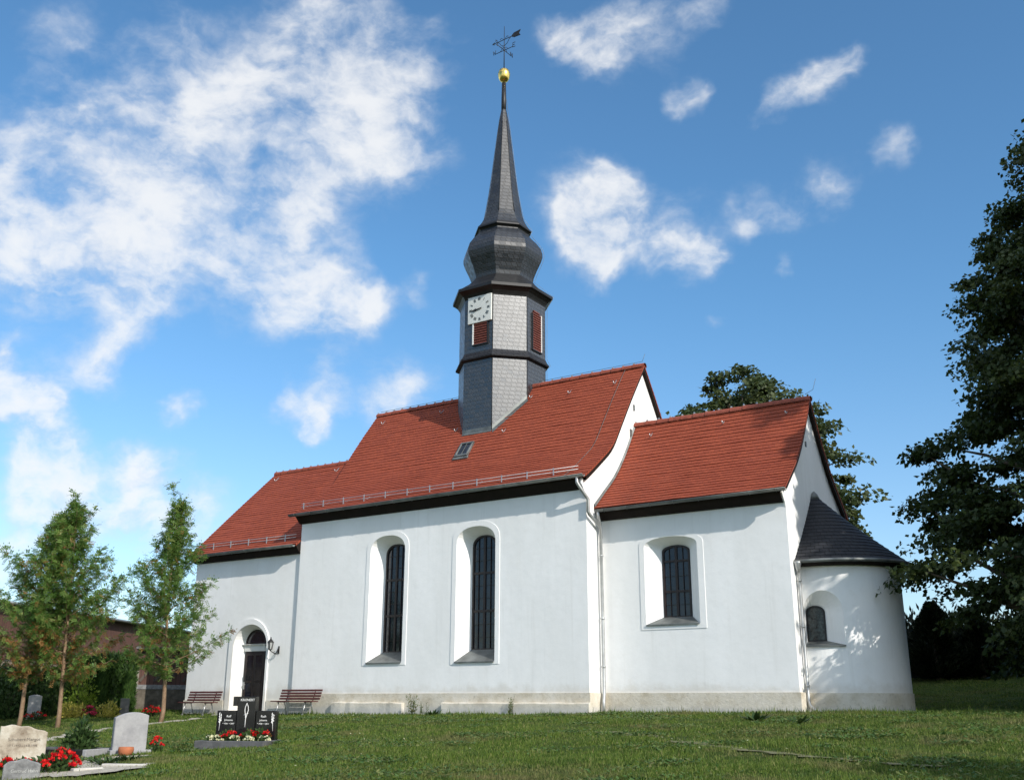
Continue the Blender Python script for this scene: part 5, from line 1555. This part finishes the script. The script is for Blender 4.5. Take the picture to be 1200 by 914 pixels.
def rowan(loc, H, lean, seed, label, z0=.26, wid=1.0, nb_=64, stems=1, autumn=.12, rust=.08):
    """young rowan: slim stem, ascending branches, feathered compound leaves"""
    g = np.random.default_rng(seed)
    root = empty('rowan_tree', loc); tag(root, label, 'tree', 'young rowan trees left of the church')
    mb = MB()
    tip = np.array([lean[0], lean[1], H])
    tk = [np.array([0, 0, -.1])]+[np.array([lean[0]*t**1.4+.05*math.sin(t*6+seed), lean[1]*t**1.4+.05*math.cos(t*5), H*t]) for t in np.linspace(.05, 1, 12)]
    mb.tube(tk, list(np.concatenate([[.085], np.linspace(.068, .008, 12)])), 8)
    mb.build('trunk', M['bark_red'], root)
    lb = MB(); RP = []; RD = []; RN = []
    def tk_at(t): return np.array([lean[0]*t**1.4+.05*math.sin(t*6+seed), lean[1]*t**1.4+.05*math.cos(t*5), H*t])
    for k in range(nb_):
        t = z0+(1-z0)*(k+.5*g.random())/nb_
        p = tk_at(t); a = k*2.4+g.normal()*.4
        env = wid*(1.42*min(1, (t-z0)/.10+.40)*(1-t)**.95+.05)*(.7+.55*g.random())
        el = R(20+34*t+g.normal()*9)
        d = np.array([math.cos(a)*math.cos(el), math.sin(a)*math.cos(el), math.sin(el)])
        Lb = env/math.cos(el)*.95
        pts = [p+d*Lb*s+np.array([0, 0, .16*Lb*(s*s) - .10*Lb*s]) for s in np.linspace(0, 1, 6)]
        lb.tube(pts, list(np.linspace(.006+.016*(1-t), .003, 6)), 5)
        nl_ = int(12+36*Lb)
        for j in range(nl_):
            s = .18+.84*g.random()**.8; s = min(s, 1)
            i = min(4, int(s*5)); f = s*5-i; q = pts[i]*(1-f)+pts[i+1]*f
            dd = d*.45+g.normal(size=3)*.62+np.array([0, 0, -.05]); dd /= np.linalg.norm(dd)
            RP.append(q+g.normal(size=3)*.05); RD.append(dd); RN.append(np.array([0, 0, 1])+g.normal(size=3)*.45)
    for j in range(40):
        t = .86+.14*g.random(); RP.append(tk_at(t)); dd = g.normal(size=3)+np.array([0, 0, .9]); RD.append(dd/np.linalg.norm(dd)); RN.append(g.normal(size=3))
    lb.build('branches', M['bark_red'], root)
    RP = np.array(RP); RD = np.array(RD); RN = np.array(RN); n = len(RP)
    S = np.cross(RN, RD); S /= np.linalg.norm(S, axis=1, keepdims=True); NN = np.cross(RD, S)
    LL = .175*(.8+.5*g.random(n))
    P = []; D = []; N = []; tone = []
    tn = g.random(n)*.72; tn[g.random(n) < autumn] = .97
    low = RP[:, 2] < H*.42; tn[low & (g.random(n) < rust)] = 1.0
    for q in range(5):
        for sg in (-1, 1):
            o = RP+RD*(LL*(.2+.17*q))[:, None]-np.array([0, 0, 1])*(LL*.05*q*q*.3)[:, None]
            P.append(o); D.append(S*sg*.9+RD*.55-NN*.12); N.append(NN); tone.append(tn)
    P.append(RP+RD*(LL*1.0)[:, None]); D.append(RD); N.append(NN); tone.append(tn)
    leaf_mesh('crown', np.concatenate(P), np.concatenate(D), np.concatenate(N), .078, .027, M['rowan'], root, np.clip(np.concatenate(tone)+g.normal(0, .05, len(np.concatenate(tone))), 0, 1))
    return root
rowan((-16.05, -7.0, gz(-16.05, -7.0)), 6.4, (.35, .3), 3, 'rowan tree with a forked leaning stem at the left edge', .19, 1.45, 96, autumn=.06, rust=.42)
rowan((-14.95, -6.4, gz(-14.95, -6.4)), 6.75, (-.25, -.1), 4, 'rowan tree with the tallest pointed crown, second from the left', .18, 1.55, 100, autumn=.05, rust=.30)
rowan((-12.9, -4.25, gz(-12.9, -4.25)), 6.75, (-.05, -.1), 8, 'rowan tree with the straight reddish stem nearest the church door', .19, 1.45, 96, autumn=.03)

# ---------------------------------------------------------------- grass
def grass():
    C0 = np.array([14.737, -26.0]); N_ = 900000
    # sample in polar form round the standpoint so that near turf is denser
    az = R(33.76)+R(30)*(2*rng.random(N_)-1); u = rng.random(N_)
    d = 12.0*(46/12.0)**(u**1.25)
    x = C0[0]-d*np.sin(az); y = C0[1]+d*np.cos(az)
    ok = np.ones(N_, bool)
    def out(m_): 
        nonlocal ok; ok &= ~m_
    out((x > -11.75) & (x < .12) & (y > -.2) & (y < 8)); out((x > -17.3) & (x < -11) & (y > -.02) & (y < 8))
    out((x > -.2) & (x < 5.75) & (y > .8) & (y < 6)); out((np.hypot(x-AC[0], y-AC[1]) < AR+.03))
    ca, sa = math.cos(-grz), math.sin(-grz); lx_ = (x-gx)*ca-(y-gy)*sa; ly_ = (x-gx)*sa+(y-gy)*ca
    out((np.abs(lx_-.01) < .74) & (ly_ > -.87) & (ly_ < .13))
    ca, sa = math.cos(-R(22)), math.sin(-R(22)); lx_ = (x-kx)*ca-(y-ky)*sa; ly_ = (x-kx)*sa+(y-ky)*ca
    out((lx_ > -1.52) & (lx_ < .52) & (np.abs(ly_-.02) < .55))
    def inpoly(pts):
        c = np.zeros(N_, bool); j = len(pts)-1
        for i in range(len(pts)):
            (xi, yi), (xj, yj) = pts[i], pts[j]
            c ^= ((yi > y) != (yj > y)) & (x < (xj-xi)*(y-yi)/(yj-yi+1e-12)+xi); j = i
        return c
    out(inpoly(YARD) & (rng.random(N_) < .80)); 
    def near_line(L_, w_, pr_):
        m_ = np.zeros(N_, bool); wob = w_*(1+.35*np.sin(x*5.1+y*2.3)+.3*np.sin(x*11.7-y*7.1))
        for a_, b_ in zip(L_[:-1], L_[1:]):
            vx, vy = b_[0]-a_[0], b_[1]-a_[1]; tt_ = np.clip(((x-a_[0])*vx+(y-a_[1])*vy)/(vx*vx+vy*vy), 0, 1)
            m_ |= np.hypot(x-a_[0]-tt_*vx, y-a_[1]-tt_*vy) < wob
        out(m_ & (rng.random(N_) < pr_))
    near_line(TR[:-2], .34, .78)
    for a_, b_ in zip(TR2[:-1], TR2[1:]):
        ax_, ay_ = a_; vx, vy = b_[0]-ax_, b_[1]-ay_; tt_ = np.clip(((x-ax_)*vx+(y-ay_)*vy)/(vx*vx+vy*vy), 0, 1)
        out((np.hypot(x-ax_-tt_*vx, y-ay_-tt_*vy) < .2) & (rng.random(N_) < .85))
    pn = np.sin(x*1.9+np.sin(y*1.1)*1.7)*np.sin(y*2.3+np.cos(x*.8)*1.5)
    ok &= rng.random(N_) < (.72+.28*pn)
    x = x[ok]; y = y[ok]; d = d[ok]; pn = pn[ok]; n = len(x)
    z = ground(x, y)+.0
    near = (np.abs(x+5) < 45) & (np.abs(y) < 32)
    z = z+near*(.018*np.sin(x*2.1+np.sin(y*1.3)*2)+.018*np.sin(y*1.7+x*.6))*((y < -1.2) | (y > 9))
    h = (.022+.030*rng.random(n)+.05*(rng.random(n) < .05)+.014*pn)*(1+1.6*rng.random(n)*((y > -.55) & (y < .85)))
    w = .0035+.00034*d
    a = rng.random(n)*6.28; ln = .6*h*rng.random(n); b = rng.random(n)*6.28
    V = np.zeros((n, 3, 3), np.float32)
    V[:, 0] = np.stack([x-w*np.cos(a), y-w*np.sin(a), z-.01], 1); V[:, 1] = np.stack([x+w*np.cos(a), y+w*np.sin(a), z-.01], 1)
    V[:, 2] = np.stack([x+ln*np.cos(b), y+ln*np.sin(b), z+h], 1)
    me = bpy.data.meshes.new('grass'); me.vertices.add(3*n); me.vertices.foreach_set('co', V.ravel())
    me.loops.add(3*n); me.loops.foreach_set('vertex_index', np.arange(3*n, dtype=np.int32))
    me.polygons.add(n); me.polygons.foreach_set('loop_start', np.arange(0, 3*n, 3, dtype=np.int32)); me.polygons.foreach_set('loop_total', np.full(n, 3, np.int32))
    at = me.attributes.new('rnd', 'FLOAT', 'FACE'); at.data.foreach_set('value', rng.random(n).astype(np.float32))
    me.update(calc_edges=True); me.materials.append(M['grass'])
    o = bpy.data.objects.new('grass', me); col.objects.link(o)
    tag(o, 'short mown grass blades over the whole churchyard lawn', 'grass', None, 'stuff')
grass()
